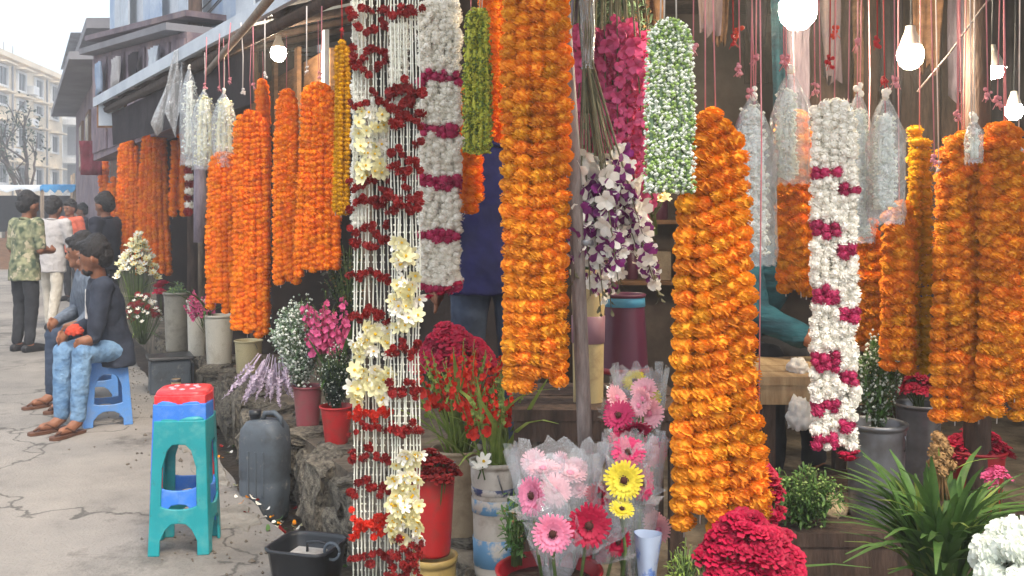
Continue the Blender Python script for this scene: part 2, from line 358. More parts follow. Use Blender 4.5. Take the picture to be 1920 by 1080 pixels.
M('leather', lin((110, 74, 56)), lin((84, 54, 40)), scale=9, rough=.6)
M('shoe_black', lin((36, 34, 36)), rough=.5)
M('paper', lin((226, 222, 216)), lin((200, 196, 190)), scale=9, rough=.8, bump=.6, bscale=10)
M('sack', lin((186, 168, 136)), lin((146, 128, 100)), scale=14, rough=.95, bump=.5, bscale=60)

# ================================================================ SETTING
def sheet(name, pts, z, mat, kind='structure', thick=0):
    b = B(); n = len(pts)
    vs = [(x, y, z) for x, y in pts]
    b.add(vs, [tuple(range(n))])
    if thick:
        b.add([(x, y, z) for x, y in pts] + [(x, y, z - thick) for x, y in pts], [(i, i + n, (i + 1) % n + n, (i + 1) % n) for i in range(n)])
    o = b.build(name, mat); tag(o, kind=kind)
    return o
gx = lambda Y: 1.122 - .529 * Y
sheet('ground', [(-500, -60), (500, -60), (500, 700), (-500, 700)], -.145, 'earth')
sheet('gutter', [(gx(-2) - .3, -2), (gx(-2) + 1.2, -2), (gx(20) + 1.2, 20), (gx(20) - .3, 20)], -.138, 'wet_mud')
edge = []
y = -3.0
while y < 12:
    edge.append((gx(y) + (mnoise.noise((y * 3.1, 1, 2)) * .05 + mnoise.noise((y * 11, 4, 2)) * .02), y)); y += .09
edge += [(gx(30), 30), (gx(500), 500)]
street_pts = edge + [(-450, 500), (-450, -40), (gx(-40), -40)]
b = B(); n = len(street_pts)
cx = [(p[0], p[1], 0) for p in street_pts]
b.add(cx, [tuple(range(n))])
b.add([(x, yy, 0) for x, yy in edge] + [(x + .015, yy, -.14) for x, yy in edge], [(i, i + len(edge), i + 1 + len(edge), i + 1) for i in range(len(edge) - 1)])
tag(b.build('street', 'asphalt'), kind='structure')

# broken kerb slabs along the gutter
kerb = thing('kerb', None, None); kerb['kind'] = 'structure'
def flat_slab(poly, z0, z1, name, mat, parent):
    b = B(); n = len(poly)
    top = [(x, y, z1 + U(-.004, .004)) for x, y in poly]
    bot = [(x * 1.0, y, z0) for x, y in poly]
    b.add(top + bot, [tuple(range(n))] + [(i, i + n, (i + 1) % n + n, (i + 1) % n) for i in range(n)])
    return bevel(b.build(name, mat, parent), .006, 1)
def ragged(cx, cy, rx, ry, ang, n=11, seed=0):
    rr = random.Random(seed); out = []
    for i in range(n):
        t = 2 * math.pi * i / n; k = rr.uniform(.6, 1.2)
        x, y = rx * k * math.cos(t), ry * k * math.sin(t)
        out.append((cx + x * math.cos(ang) - y * math.sin(ang), cy + x * math.sin(ang) + y * math.cos(ang)))
    return out
AROW = math.atan2(1, -.529)
for i, (Y, off, rx, ry) in enumerate([(4.22, -.16, .2, .13), (3.72, -.07, .17, .055), (3.36, -.06, .16, .05), (4.95, -.12, .3, .1), (5.6, -.1, .3, .09), (6.3, -.12, .3, .1), (3.0, -.07, .17, .05)]):
    flat_slab(ragged(gx(Y) + off, Y, rx, ry, AROW, 19, i + 3), -.02, .009 + .004 * (i % 3), 'kerb_slab', 'broken_concrete', kerb)

# ledge on which the shops stand, its face of rough stones
fl = lambda Y: rowx(Y, -.1)
pts = [(fl(2.3), 2.3), (.34, 1.9), (4.6, 1.9), (4.6, 7.5), (1.2, 7.5), (rowx(24, 3), 24), (fl(24), 24)]
ledge = sheet('ledge', pts[::1], .225, 'ledge_concrete', thick=.38)
# uneven mortar cap and stones in the face
def stone_mesh(i):
    b = B(); rr = random.Random(i); n, m = 10, 6; vs = []
    bb = bmesh.new(); bmesh.ops.create_cube(bb, size=1); bmesh.ops.subdivide_edges(bb, edges=bb.edges[:], cuts=5, use_grid_fill=True)
    for v in bb.verts:
        p = v.co.copy(); v.co = p * (.5 / max(.36, p.length) * .45 + .62) + Vector([mnoise.noise(p * 1.7 + Vector((i * 7, k * 3, 1))) * .2 + mnoise.noise(p * 5.5 + Vector((i * 3, k * 9, 4))) * .09 for k in range(3)])
    me = bpy.data.meshes.new('stone'); bb.to_mesh(me); bb.free(); me.materials.append(MATS['ledge_stone'])
    return me
stones = [stone_mesh(i) for i in range(7)]
Y = 2.35; k = 0
while Y < 9.5:
    L_ = U(.1, .27) * (1 + Y * .04)
    two = random.random() < .65
    for c in range(2 if two else 1):
        hz = .17 if two else .33
        zc = (-.06 + c * .16) if two else .05
        yy = Y + L_ / 2 + U(-.03, .03)
        put('stone', stones[k % 7], ledge, (fl(yy) + U(-.02, .03), yy, zc + U(-.015, .015)), (U(-.12, .12), U(-.12, .12), AROW + U(-.12, .12)),
            (L_ * 1.04, U(.11, .19), hz * U(.9, 1.15))); k += 1
    Y += L_ * .96
for i in range(60):     # loose slabs of the rough top edge
    yy = 2.6 + i * .115 + U(-.08, .08)
    put('stone', stones[(i * 3) % 7], ledge, (fl(yy) + U(.0, .22), yy, .222), (U(-.1, .1), U(-.1, .1), U(0, 6)), (U(.06, .26), U(.06, .2), U(.03, .075)))

# ---------------- far buildings
def wall_building(name, label, origin, ang, width, height, depth, wallm, wins, extra=None, cat='building'):
    """facade along local x (0..width), facing local -y"""
    t = thing(name, label, cat, origin, ang)
    b = B(); b.box((width / 2, depth / 2, height / 2), (width, depth, height)); b.build('wall', wallm, t)
    b = B(); b.box((width / 2, depth / 2 - .1, height + .15), (width + .5, depth + .5, .3)); b.build('roof_edge', wallm, t)
    for (x, z, w, h) in wins:
        b = B()
        for dx, dz, sw, sh in ((0, h / 2 + .06, w + .24, .12), (0, -h / 2 - .06, w + .3, .12), (-w / 2 - .06, 0, .12, h), (w / 2 + .06, 0, .12, h)):
            b.box((x + dx, -.06, z + dz), (sw, .12, sh))
        wi = b.build('window', 'white_wall' if wallm != 'white_wall' else 'grey_wall', t)
        b = B(); b.box((x, -.012, z), (w, .02, h)); b.build('pane', 'dark_glass', wi)
        b = B(); b.box((x, -.04, z), (.06, .03, h)); b.build('mullion', 'grey_wall', wi)
        b = B(); b.box((x, -.28, z + h / 2 + .22), (w + .5, .56, .09)); b.build('shade', wallm, wi)
    if extra: extra(t)
    return t
ang = R(96.5)
wins = []
for z in (1.9, 4.0, 6.2, 8.0, 9.3):
    for x in (1.4, 3.9, 6.4, 8.9): wins.append((x, z, 1.0, .95 if abs(z - 8) > .1 else .45))
def blockx(t):
    for k, (x, z) in enumerate(((2.6, 5.2), (5.1, 7.1), (7.6, 3.1), (5.2, 9.0))):
        b = B(); b.box((x, -.2, z), (.8, .4, .5)); bevel(b.build('air_conditioner', 'white_wall', t), .03)
    for x in (2.7, 7.7):
        b = B(); b.tube([(x, -.06, .2), (x, -.06, 10.2)], .05, 6); b.build('drain_pipe', 'grey_wall', t)
    b = B(); b.box((6.5, 3, 10.9), (2.2, 2.2, 1.0)); b.build('roof_tank', 'grey_wall', t)
    for x in (1.2, 2.4, 3.6):
        b = B(); b.tube([(x, .3, 10.4), (x, .3, 11.3)], .03, 5); b.build('roof_rod', 'grey_wall', t)
wall_building('apartment_block', 'tall cream apartment block with rows of small shuttered windows at the street end', (-27.4, 49, 0), ang, 10.4, 10.3, 9, 'cream_wall', wins, blockx)
def extra(t):
    for z in (2.9, 5.4, 7.9):
        b = B(); b.box((2.6, -.7, z), (5.2, 1.4, .35)); b.build('balcony', 'white_wall', t)
        b = B(); b.box((2.6, -.02, z + 1.4), (4.6, .03, 1.9)); b.build('balcony_opening', 'grey_wall', t)
p = W(118, 420, 62)
wall_building('balcony_block', 'white apartment block with deep grey balconies beside the cream block', (p.x, 62, 0), .1, 8, 9.6, 9, 'white_wall', [(6.6, 6.8, 1, 1.2), (6.6, 4.3, 1, 1.2)], extra)
p = W(-30, 420, 120)
wall_building('distant_block', 'pale distant house closing the end of the street', (p.x - 6, 120, 0), 0, 26, 9, 9, 'white_wall', [(x, z, 1.4, 1.7) for x in (3, 7, 11, 15, 19, 23) for z in (2.5, 6)])
# low roadside stalls at the end of the street
def roadside_stall(name, label, px0, px1, Y, ytop, mat, dark='dark_cloth'):
    a, c = W(px0, ytop, Y), W(px1, ytop, Y); t = thing(name, label, 'stall', ((a.x + c.x) / 2, Y, 0)); w = c.x - a.x; h = a.z
    b = B(); n = 14
    for i in range(n + 1):
        x = -w / 2 + w * i / n; s = .05 * math.sin(i * 1.9)
        b.v += [(x, -.9, h - .12 + s), (x, -.9, h + s), (x, .9, h + .1 + s * .5)]
    for i in range(n):
        k = i * 3; b.f += [(k, k + 3, k + 4, k + 1), (k + 1, k + 4, k + 5, k + 2)]; b.mi += [0, 0]; b.sm += [True, True]
    b.build('canopy', mat, t)
    for sx in (-1, 1):
        for sy in (-.85, .85):
            b = B(); b.tube([(sx * w * .48, sy, 0), (sx * w * .48, sy, h + .2 + .25 * sy)], .035, 6); b.build('post', 'bamboo', t)
    b = B(); b.box((0, .3, .45), (w * .9, 1.0, .9)); b.build('counter', 'mid_wood', t)
    b = B(); b.box((0, .86, 1.3), (w * .94, .03, 1.7)); b.build('back_cloth', dark, t)
    rr = random.Random(px0)
    for i in range(9):
        b = B(); s = rr.uniform(.12, .26); b.box((-w * .4 + w * .8 * i / 8, .1, .9 + s / 2), (s, s, s)); b.build('goods', rr.choice(['bucket_white', 'marigold_core', 'tarp_blue', 'mid_wood', 'cream_wall']), t)
roadside_stall('roadside_stall', 'low stall under a white canopy at the end of the street', -80, 112, 27, 352, 'tarp_white')
roadside_stall('roadside_stall', 'low stall under a bright blue tarpaulin at the end of the street', 108, 172, 24, 352, 'tarp_bright_blue')

# ---------------- bare tree in front of the cream block
def tree(name, label, base, h, seed, spread=2.0):
    rr = random.Random(seed); t = thing(name, label, 'tree', base)
    b = B(); lf = B()
    def branch(p, d, ln, r, lev):
        pts = [p]; q = p
        for i in range(4):
            d = (d + Vector((rr.uniform(-.25, .25), rr.uniform(-.25, .25), rr.uniform(-.05, .2)))).normalized(); q = q + d * ln / 4; pts.append(q)
        b.tube(pts, [r * (1 - .14 * i) for i in range(5)], 6)
        if lev == 0:
            for k in range(14):
                o = pts[rr.randint(1, 4)] + Vector((rr.gauss(0, .22), rr.gauss(0, .22), rr.gauss(0, .18)))
                d2 = Vector((rr.gauss(0, 1), rr.gauss(0, 1), rr.gauss(0, .6)))
                lf.petal(o, d2, (d2.y, -d2.x, .3), rr.uniform(.1, .2), .09, 0, .1, .2)
            return
        for k in range(3 if lev < 3 else 4):
            a = rr.uniform(0, 6.28); e = rr.uniform(.25, .9)
            nd = (d * .8 + Vector((math.cos(a) * e, math.sin(a) * e, rr.uniform(0, .4)))).normalized()
            branch(pts[rr.randint(2, 4)], nd, ln * rr.uniform(.55, .75), r * .55, lev - 1)
    branch(Vector((0, 0, 0)), Vector((0, 0, 1)), h * .45, .16, 3)
    b.build('trunk', 'dark_wood', t); lf.build('crown', 'leaf_dark', t)
tree('street_tree', 'thin bare-branched tree in front of the cream block', W(20, 420, 34) * Vector((1, 1, 0)), 8.4, 5) if False else None
tb = W(24, 420, 33); tree('street_tree', 'thin bare-branched tree in front of the cream block', (tb.x, 33, 0), 6.2, 5)

# ---------------- the row of old buildings above the stalls
def along(name, mat, parent, Y0, Y1, off0, off1, z0, z1, m2=None):
    """a block between two depths of the row, offsets measured from the bucket line"""
    b = B(); q = []
    for z in (z0, z1):
        q += [(rowx(Y0, off0), Y0, z), (rowx(Y0, off1), Y0, z), (rowx(Y1, off1), Y1, z), (rowx(Y1, off0), Y1, z)]
    b.add(q, [(0, 3, 2, 1), (4, 5, 6, 7), (0, 1, 5, 4), (1, 2, 6, 5), (2, 3, 7, 6), (3, 0, 4, 7)])
    return b.build(name, mat, parent)
t = thing('old_shop_house', 'old dark violet-brown house with jutting roof slabs beyond the tin awning', 'house')
along('wall', 'violet_wall', t, 15.6, 23, -.15, 4, .22, 4.55)
along('roof_slab', 'grey_wall', t, 15.2, 23.4, -.75, 4, 4.0, 4.13)
along('roof_slab', 'grey_wall', t, 15.4, 23.2, -.45, 4, 4.55, 4.72)
rf = B()
q = [(rowx(18.2, -.55), 18.2, 5.05), (rowx(18.2, 1.7), 18.2, 5.05), (rowx(22.6, 1.7), 22.6, 5.05), (rowx(22.6, -.55), 22.6, 5.05)]
a_ = [(rowx(20, .4), 20, 5.5), (rowx(21.2, .4), 21.2, 5.5)]
rf.add(q + a_, [(0, 1, 4), (1, 2, 5, 4), (2, 3, 5), (3, 0, 4, 5), (0, 3, 2, 1)]); rf.build('roof', 'tin', t)
along('attic', 'violet_wall', t, 18.5, 22.3, -.3, 1.4, 4.72, 5.03)
for z, ys in ((3.0, (16.3, 18.2, 20.2)),):
    for y0 in ys:
        w_ = along('window', 'mid_wood', t, y0, y0 + .9, -.2, -.14, z - .5, z + .55)
        along('pane', 'dark_glass', w_, y0 + .08, y0 + .82, -.21, -.195, z - .42, z + .47)
for (px, py, Y, w, h, nm, lb) in [(192, 145, 12.6, .16, .42, 'red_cloth', 'red cloth hung on the corner of the violet-brown house'), (170, 296, 13.6, .34, .5, 'red_cloth', 'faded red cloth bundle hung low beside the violet-brown house')]:
    b = B(); c = W(px, py, Y); n = 9
    for i in range(n):
        for j in range(6):
            x = (i / (n - 1) - .5) * w; z = (.5 - j / 5) * h
            b.v.append((x, .05 * math.sin(i * 2.1 + j * .4), z))
    for i in range(n - 1):
        for j in range(5): b.f.append((i * 6 + j, i * 6 + j + 1, (i + 1) * 6 + j + 1, (i + 1) * 6 + j)); b.mi.append(0); b.sm.append(True)
    o = b.build('hung_cloth', nm, None, c); tag(o, lb, 'cloth'); sm = o.modifiers.new('s', 'SOLIDIFY'); sm.thickness = .01

def vwall(name, mat, parent, p0, p1, z0, z1, th=.08):
    """upright slab between two plan points; z0 and z1 may be (start, end) pairs"""
    z0 = z0 if isinstance(z0, tuple) else (z0, z0); z1 = z1 if isinstance(z1, tuple) else (z1, z1)
    d = Vector((p1[0] - p0[0], p1[1] - p0[1], 0)).normalized(); nn = Vector((-d.y, d.x, 0)) * th
    b = B(); vs = []
    for (x, y), i in ((p0, 0), (p1, 1)):
        for o in (Vector((0, 0, 0)), nn): vs += [Vector((x, y, z0[i])) + o, Vector((x, y, z1[i])) + o]
    b.add(vs, [(0, 1, 3, 2), (4, 6, 7, 5), (0, 4, 5, 1), (2, 3, 7, 6), (1, 5, 7, 3), (0, 2, 6, 4)])
    return b.build(name, mat, parent)
LP = lambda a, c, f: (a[0] + (c[0] - a[0]) * f, a[1] + (c[1] - a[1]) * f)
t = thing('upper_storey', 'pale blue-white upper storey of sheet panels above the tin awning', 'building')
A0, A1 = (-6.0, 14.0), (-2.0, 8.4)
vwall('wall', 'tarp_white', t, A0, A1, 2.9, 7, .3)
for i in range(13):
    k = .035 + .05 * (i % 3); f0, f1 = i / 13 + .002, (i + 1) / 13 - .004; q0, q1 = LP(A0, A1, f0), LP(A0, A1, f1)
    vwall('panel', ['tarp_blue', 'tarp_white', 'tin', 'tarp_white', 'tarp_blue'][i % 5], t, (q0[0] - k * .8, q0[1] - k * .58), (q1[0] - k * .8, q1[1] - k * .58), 2.95 + .1 * (i % 2), 6.6, .02)
t = thing('upper_balcony', 'violet-brown boarded balcony with two thin roof slabs above the tin awning', 'balcony')
B0, B1 = (-5.83, 13.0), (-3.1, 8.9)
vwall('wall', 'violet_wall', t, B0, B1, (2.2, 2.3), (3.66, 3.16), .25)
for i in range(9):
    q0, q1 = LP(B0, B1, i / 9 + .004), LP(B0, B1, (i + 1) / 9 - .006); zt = (3.6 - .5 * i / 9, 3.6 - .5 * (i + 1) / 9); kk = .012 + .012 * (i % 2)
    vwall('board', 'violet_wall', t, (q0[0] - kk, q0[1] - kk), (q1[0] - kk, q1[1] - kk), 2.3, zt, .02)
vwall('roof_slab', 'grey_wall', t, (B0[0] - .2, B0[1]), (B1[0] - .2, B1[1]), (3.68, 3.18), (3.76, 3.25), .9)
vwall('roof_slab', 'violet_wall', t, (B0[0] - .1, B0[1] - .05), (B1[0] - .15, B1[1] + .4), (3.86, 3.4), (3.93, 3.46), .8)
# clutter on the balcony: wires, cloths on a line, a meter box
def hung_cloth(label, c, w, h, mat, rz=0, seed=0):
    b = B(); n = 10
    for i in range(n):
        for j in range(6): b.v.append(((i / (n - 1) - .5) * w * (1 - .06 * j), .03 * math.sin(i * 2.1 + j * .4 + seed), -j / 5 * h * (1 + .05 * math.sin(i * 1.3 + seed))))
    for i in range(n - 1):
        for j in range(5): b.f.append((i * 6 + j, i * 6 + j + 1, (i + 1) * 6 + j + 1, (i + 1) * 6 + j)); b.mi.append(0); b.sm.append(True)
    o = b.build('hung_cloth', mat, None, c); o.rotation_euler = (0, 0, rz); tag(o, label, 'cloth'); sm = o.modifiers.new('s', 'SOLIDIFY'); sm.thickness = .006
RB = math.atan2(B1[1] - B0[1], B1[0] - B0[0])
for k, (f, w, h, mt, lb) in enumerate([(.2, .34, .4, 'tarp_blue', 'faded blue cloth on the boarded balcony, nearest its far end'), (.42, .4, .34, 'shirt_grey', 'grey cloth drying in the middle of the boarded balcony'), (.62, .3, .42, 'dark_cloth', 'dark cloth drying on the boarded balcony'), (.82, .36, .36, 'tarp_white', 'white cloth on the boarded balcony, nearest the awning')]):
    q = LP(B0, B1, f); hung_cloth(lb, (q[0] - .08, q[1] - .08, 3.5 - .45 * f), w, h, mt, RB, k)
for k, (z0, z1) in enumerate(((3.3, 3.6), (3.42, 3.75), (3.0, 3.9))):
    a_, c_ = Vector((B0[0] - .3 - .1 * k, B0[1] + 2, z0 + .3)), Vector((-1.4 + .1 * k, 6.5, z1)); b = B()
    b.tube([Vector((0, 0, 0)) + (c_ - a_) * f + Vector((0, 0, -.5 * f * (1 - f))) for f in np.linspace(0, 1, 12)], .008, 5)
    tag(b.build('overhead_wire', 'black_plastic', None, a_), ['lowest overhead wire sagging along the balcony', 'middle overhead wire sagging along the balcony', 'topmost overhead wire along the balcony'][k], 'wire')
# street pole
pp = W(366, 0, 9.9); t = thing('utility_pole', 'dark utility pole rising behind the tin awning', 'pole', (pp.x, 9.9, .225))
b = B(); b.tube([(0, 0, 0), (0, 0, 6)], [.09, .06], 10); b.build('shaft', 'dark_wood', t)
b = B(); b.box((0, 0, 5.2), (1.2, .08, .08)); b.build('crossarm', 'dark_wood', t)

# ---------------- tin awning
t = thing('tin_awning', 'sloping corrugated tin awning over the far flower stalls', 'awning')
ax = lambda Y: -1.52 - .679 * (Y - 5.56)
Y0, Y1 = 4.05, 9.75; n = 120; b = B()
for i in range(n + 1):
    yy = Y0 + (Y1 - Y0) * i / n; c = .012 * math.sin(i * 1.5)
    b.v += [(ax(yy), yy, 2.6 + c), (ax(yy) + 1.6, yy + .25, 3.0 + c)]
for i in range(n): b.f.append((2 * i, 2 * i + 1, 2 * i + 3, 2 * i + 2)); b.mi.append(0); b.sm.append(True)
o = b.build('tin_sheet', 'tin', t)
b = B(); q = []
for yy in (Y0, Y1): q += [(ax(yy) - .012, yy, 2.545), (ax(yy) + .03, yy, 2.545), (ax(yy) + .03, yy, 2.64), (ax(yy) - .012, yy, 2.64)]
b.add(q, [(0, 1, 2, 3), (4, 7, 6, 5), (0, 4, 5, 1), (1, 5, 6, 2), (2, 6, 7, 3), (3, 7, 4, 0)]); b.build('edge_strip', 'tarp_white', t)
b = B(); b.tube([(ax(Y0) + .1, Y0, 2.5), (ax(Y1) + .1, Y1, 2.5)], .04, 7); b.build('beam', 'dark_wood', t)
for i in range(10):
    yy = Y0 + .2 + i * .58; b = B(); b.tube([(ax(yy) + .03, yy, 2.545), (ax(yy) + 1.55, yy + .25, 2.93)], .028, 6); b.build('rafter', 'dark_wood', t)
b = B(); q = []
for yy in (6.0, 9.6): q += [(ax(yy) + .14, yy, 2.46), (ax(yy) + .16, yy, 2.18 + .1 * math.sin(yy * 3))]
b.add(q, [(0, 1, 3, 2)]); b.build('torn_fringe', 'dark_cloth', t)
for yy in (5.0, 7.4, 9.55):
    b = B(); b.tube([(rowx(yy, .3), yy, .225), (rowx(yy, .3) , yy, 2.72)], .035, 7); b.build('post', 'bamboo', t)
# signboard below the far end
c = W(210, 214, 9.6); b = B(); b.box((0, 0, 0), (.3, .03, .28)); b.box((0, -.017, .0), (.26, .006, .24), 1)
tag(b.build('signboard', ['mid_wood', 'tarp_white'], None, c), 'small blank white board hung under the end of the tin awning', 'sign')

# ---------------- inside of the far stalls: boards, back wall, beams
t = thing('stall_row', 'dark timber back walls and counters of the far flower stalls', 'stall')
along('back_wall', 'shop_dark_wall', t, 5.0, 15.5, 1.3, 1.4, .225, 3.2)
along('partition', 'shop_dark_wall', t, 7.9, 7.98, .25, 1.3, .225, 2.75)
along('partition', 'shop_dark_wall', t, 11.2, 11.3, .1, 1.3, .225, 2.9)
along('partition', 'shop_wall', t, 15.0, 15.1, -.1, 1.3, .225, 2.9)
along('loft_board', 'mid_wood', t, 6.2, 7.9, .5, .56, 2.15, 2.5)
along('loft_board', 'dark_wood', t, 6.2, 7.9, .46, 1.3, 2.1, 2.15)
along('cream_panel', 'pale_wood', t, 6.3, 7.8, .56, .6, 1.5, 2.1)
along('shelf', 'dark_wood', t, 8.1, 11.1, .5, 1.3, .75, .8)
for yy in (6.1, 6.7, 7.3, 7.85):
    along('batten', 'tarp_white' if yy < 6.5 else 'mid_wood', t, yy, yy + .07, .43, .46, 2.02, 2.6)

# ---------------- near shop: frame, roof, walls
t = thing('flower_shop', 'open-fronted flower shop of dark timber with a low ceiling and lit bulbs', 'shop')
b = B(); pl = [(-.1, 2.1), (.1, 1.75), (4.4, 1.75), (4.4, 6.2), (.2, 6.2), (-.3, 4.35)]; n = len(pl)
b.add([(x, y, 2.46 + .03 * (y - 2)) for x, y in pl] + [(x, y, 2.55 + .03 * (y - 2)) for x, y in pl], [tuple(range(n - 1, -1, -1)), tuple(range(n, 2 * n))] + [(i, (i + 1) % n, (i + 1) % n + n, i + n) for i in range(n)])
b.build('roof', 'dark_wood', t)
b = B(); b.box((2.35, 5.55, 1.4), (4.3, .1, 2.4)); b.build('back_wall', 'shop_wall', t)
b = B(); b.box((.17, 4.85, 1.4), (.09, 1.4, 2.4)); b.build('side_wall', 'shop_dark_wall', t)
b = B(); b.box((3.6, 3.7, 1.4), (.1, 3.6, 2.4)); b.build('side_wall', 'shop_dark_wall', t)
for i, yy in enumerate((2.05, 2.6, 3.2, 3.9, 4.7)):
    b = B(); b.box((2.0, yy, 2.41 + .03 * (yy - 2)), (4.2, .07, .09)); b.build('beam', 'dark_wood', t)
for (x, yy) in ((1.62, 4.2), (2.75, 3.9), (2.02, 4.9)):
    b = B(); b.tube([(x, yy, .225), (x, yy, 2.46)], .05, 8); b.build('post', 'dark_wood', t)
for i in range(5, 14):
    b = B(); x = .3 + i * .235; b.box((x, 5.48 - .01 * (i % 2), 2.3), (.225, .03, .3)); b.build('wall_board', 'dark_wood', t)
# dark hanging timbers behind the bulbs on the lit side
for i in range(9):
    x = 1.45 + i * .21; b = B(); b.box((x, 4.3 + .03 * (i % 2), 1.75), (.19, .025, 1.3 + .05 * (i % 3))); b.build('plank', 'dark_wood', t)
# clutter deep in the shop
rr = random.Random(31)
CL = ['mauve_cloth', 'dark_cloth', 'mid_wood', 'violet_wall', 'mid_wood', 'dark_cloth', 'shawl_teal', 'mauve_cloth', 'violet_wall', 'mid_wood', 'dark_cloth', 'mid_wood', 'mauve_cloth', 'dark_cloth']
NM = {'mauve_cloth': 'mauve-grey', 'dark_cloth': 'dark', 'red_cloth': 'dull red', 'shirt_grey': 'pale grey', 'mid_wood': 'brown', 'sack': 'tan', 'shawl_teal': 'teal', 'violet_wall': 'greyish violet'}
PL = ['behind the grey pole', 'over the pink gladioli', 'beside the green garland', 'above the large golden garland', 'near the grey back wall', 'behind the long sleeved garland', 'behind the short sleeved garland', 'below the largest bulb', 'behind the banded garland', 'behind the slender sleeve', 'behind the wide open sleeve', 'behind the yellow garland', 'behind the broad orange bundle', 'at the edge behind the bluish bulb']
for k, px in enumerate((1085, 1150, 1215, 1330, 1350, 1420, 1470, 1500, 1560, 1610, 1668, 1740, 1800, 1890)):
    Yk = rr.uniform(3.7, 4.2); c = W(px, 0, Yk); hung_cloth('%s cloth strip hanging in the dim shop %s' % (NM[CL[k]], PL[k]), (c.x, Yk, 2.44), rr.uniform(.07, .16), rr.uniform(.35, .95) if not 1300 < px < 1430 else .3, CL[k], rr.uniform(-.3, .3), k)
sh = thing('wall_shelf', 'dim wall shelf with boxes and tins at the back of the shop', 'shelf', (1.3, 5.35, 1.0))
for z in (.0, .34):
    b = B(); b.box((0, 0, z), (2.0, .28, .025)); b.build('shelf_board', 'mid_wood', sh)
    for j in range(13):
        w = rr.uniform(.06, .12); h = rr.uniform(.08, .2); b = B(); x = -.92 + j * .153
        if rr.random() < .5: b.box((x, -.02, z + .0135 + h / 2), (w, .12, h))
        else: b.lathe([(w / 2 * .9, 0), (w / 2, .01), (w / 2, h - .02), (w / 2 * .6, h), (.001, h)], 12, c=(x, -.02, z + .0135))
        b.build('container', rr.choice(['bucket_white', 'bucket_rose', 'drum_beige', 'stripe_navy', 'bucket_grey', 'bucket_maroon', 'tube_beige']), sh)
pt = W(1046, 0, 2.48); pb = W(1082, 760, 2.48)
d = (pb - pt) / 760
top, bot = pt - d * 300, pb + d * 640
t2 = thing('shop_pole', 'weathered grey wooden pole at the corner of the flower shop', 'pole', (bot.x, bot.y, .225))
b = B(); b.tube([Vector((0, 0, 0)), (top - bot) * .5 + Vector((.004, 0, .1)), Vector((top.x - bot.x, 0, 2.2))], [.021, .019, .017], 9); b.build('shaft', 'grey_pole', t2)
b = B(); b.lathe([(.0205, 1.05), (.022, 1.053), (.022, 1.062), (.0205, 1.065)], 10, c=(-.02, 0, 0)); b.build('wire_tie', 'steel', t2)
# rails from which the garlands hang
def rail(label, p0, p1):
    o = B(); o.tube([Vector((0, 0, 0)), (Vector(p1) - Vector(p0)) * .5 + Vector((0, 0, -.015)), Vector(p1) - Vector(p0)], .022, 7)
    tag(o.build('bamboo_rail', 'bamboo', None, p0), label, 'rail')
RZ = 2.3
rail('bamboo rail across the front of the flower shop, out over the big marigold garland', (-.3, 2.25, RZ), (3.4, 2.25, RZ))
rail('bamboo rail behind the front garlands of the flower shop', (-.1, 2.75, RZ + .03), (3.5, 2.75, RZ + .03))
rail('bamboo rail deep inside the flower shop', (.2, 3.25, RZ + .06), (3.5, 3.25, RZ + .06))
rail('bamboo rail along the far stalls carrying the orange garlands', (-.35, 2.5, RZ + .01), (rowx(6.8, -.2), 6.8, 2.43))

b = B(); rr = random.Random(21)
for k in range(380):
    Y = rr.uniform(2.6, 9); x = gx(Y) - abs(rr.gauss(0, .28)) - .02
    b.octa((x, Y, .004), rr.uniform(.003, .008) * (1 if rr.random() < .95 else 2), rr.choice([0, 1, 1, 1]))
tag(b.build('grit', ['broken_concrete', 'earth', 'dried']), 'loose grit and crumbs of concrete along the gutter edge', 'grit', kind='stuff')

# ================================================================ FLOWER PIECES
def pompom(mat, core, n=40, flat=.74, w=.34, seed=0, ln=.44, inner=.6, cr=.8):
    """unit-radius double bloom, strung along z"""
    rr = random.Random(seed); b = B()
    b.ball((0, 0, 0), cr, 1, 10, 6, (1, 1, flat))
    for i in range(n):
        z = 1 - 2 * (i + .5) / n; t = i * 2.39996 + rr.uniform(-.3, .3); q = math.sqrt(1 - z * z)
        d = Vector((q * math.cos(t), q * math.sin(t), z))
        az = Vector((-math.sin(t), math.cos(t), 0)); me = d.cross(az)
        tilt = rr.uniform(-.35, .35); dd = (d + me * tilt + az * rr.uniform(-.2, .2)).normalized()
        ww = w * rr.uniform(.8, 1.25); L1 = rr.uniform(.88, 1.08)
        sc = lambda v: Vector((v.x, v.y, v.z * flat))
        p0, p1, p2 = d * inner, d * inner + dd * (ln * .6) * L1, d * inner + dd * ln * L1
        wav = rr.uniform(.05, .14)
        vs = [p0 - az * ww * .3, p0 + az * ww * .3, p1 - az * ww * .55 + me * wav, p1 + az * ww * .55 - me * wav,
              p2 - az * ww * .6 + me * wav * 1.6, p2 + me * -.03 + d * .03, p2 + az * ww * .6 - me * wav * 1.4]
        b.add([sc(v) for v in vs], [(0, 1, 3, 2), (2, 3, 5), (2, 5, 4), (3, 6, 5)], 0, False)
    return b.mesh('bloom', [mat, core])
MG_DEEP = [pompom('marigold_deep', 'marigold_deep', 56, seed=i) for i in range(4)]
MG_GOLD = [pompom('marigold_gold', 'marigold_gold', 96, .7, .27, seed=i + 9) for i in range(5)]
MG_YEL = [pompom('mari_yellow', 'mari_yellow', 34, seed=i + 20) for i in range(3)]
WHITE = [pompom('white_petal', 'white_petal', 52, .8, .24, seed=i + 30, ln=.55, inner=.55) for i in range(4)]
MAG = [pompom('magenta_petal', 'magenta_petal', 40, .8, .3, seed=i + 40) for i in range(3)]
RED = [pompom('red_petal', 'red_petal', 26, .85, .5, seed=i + 50, ln=.75, inner=.35, cr=.5) for i in range(3)]
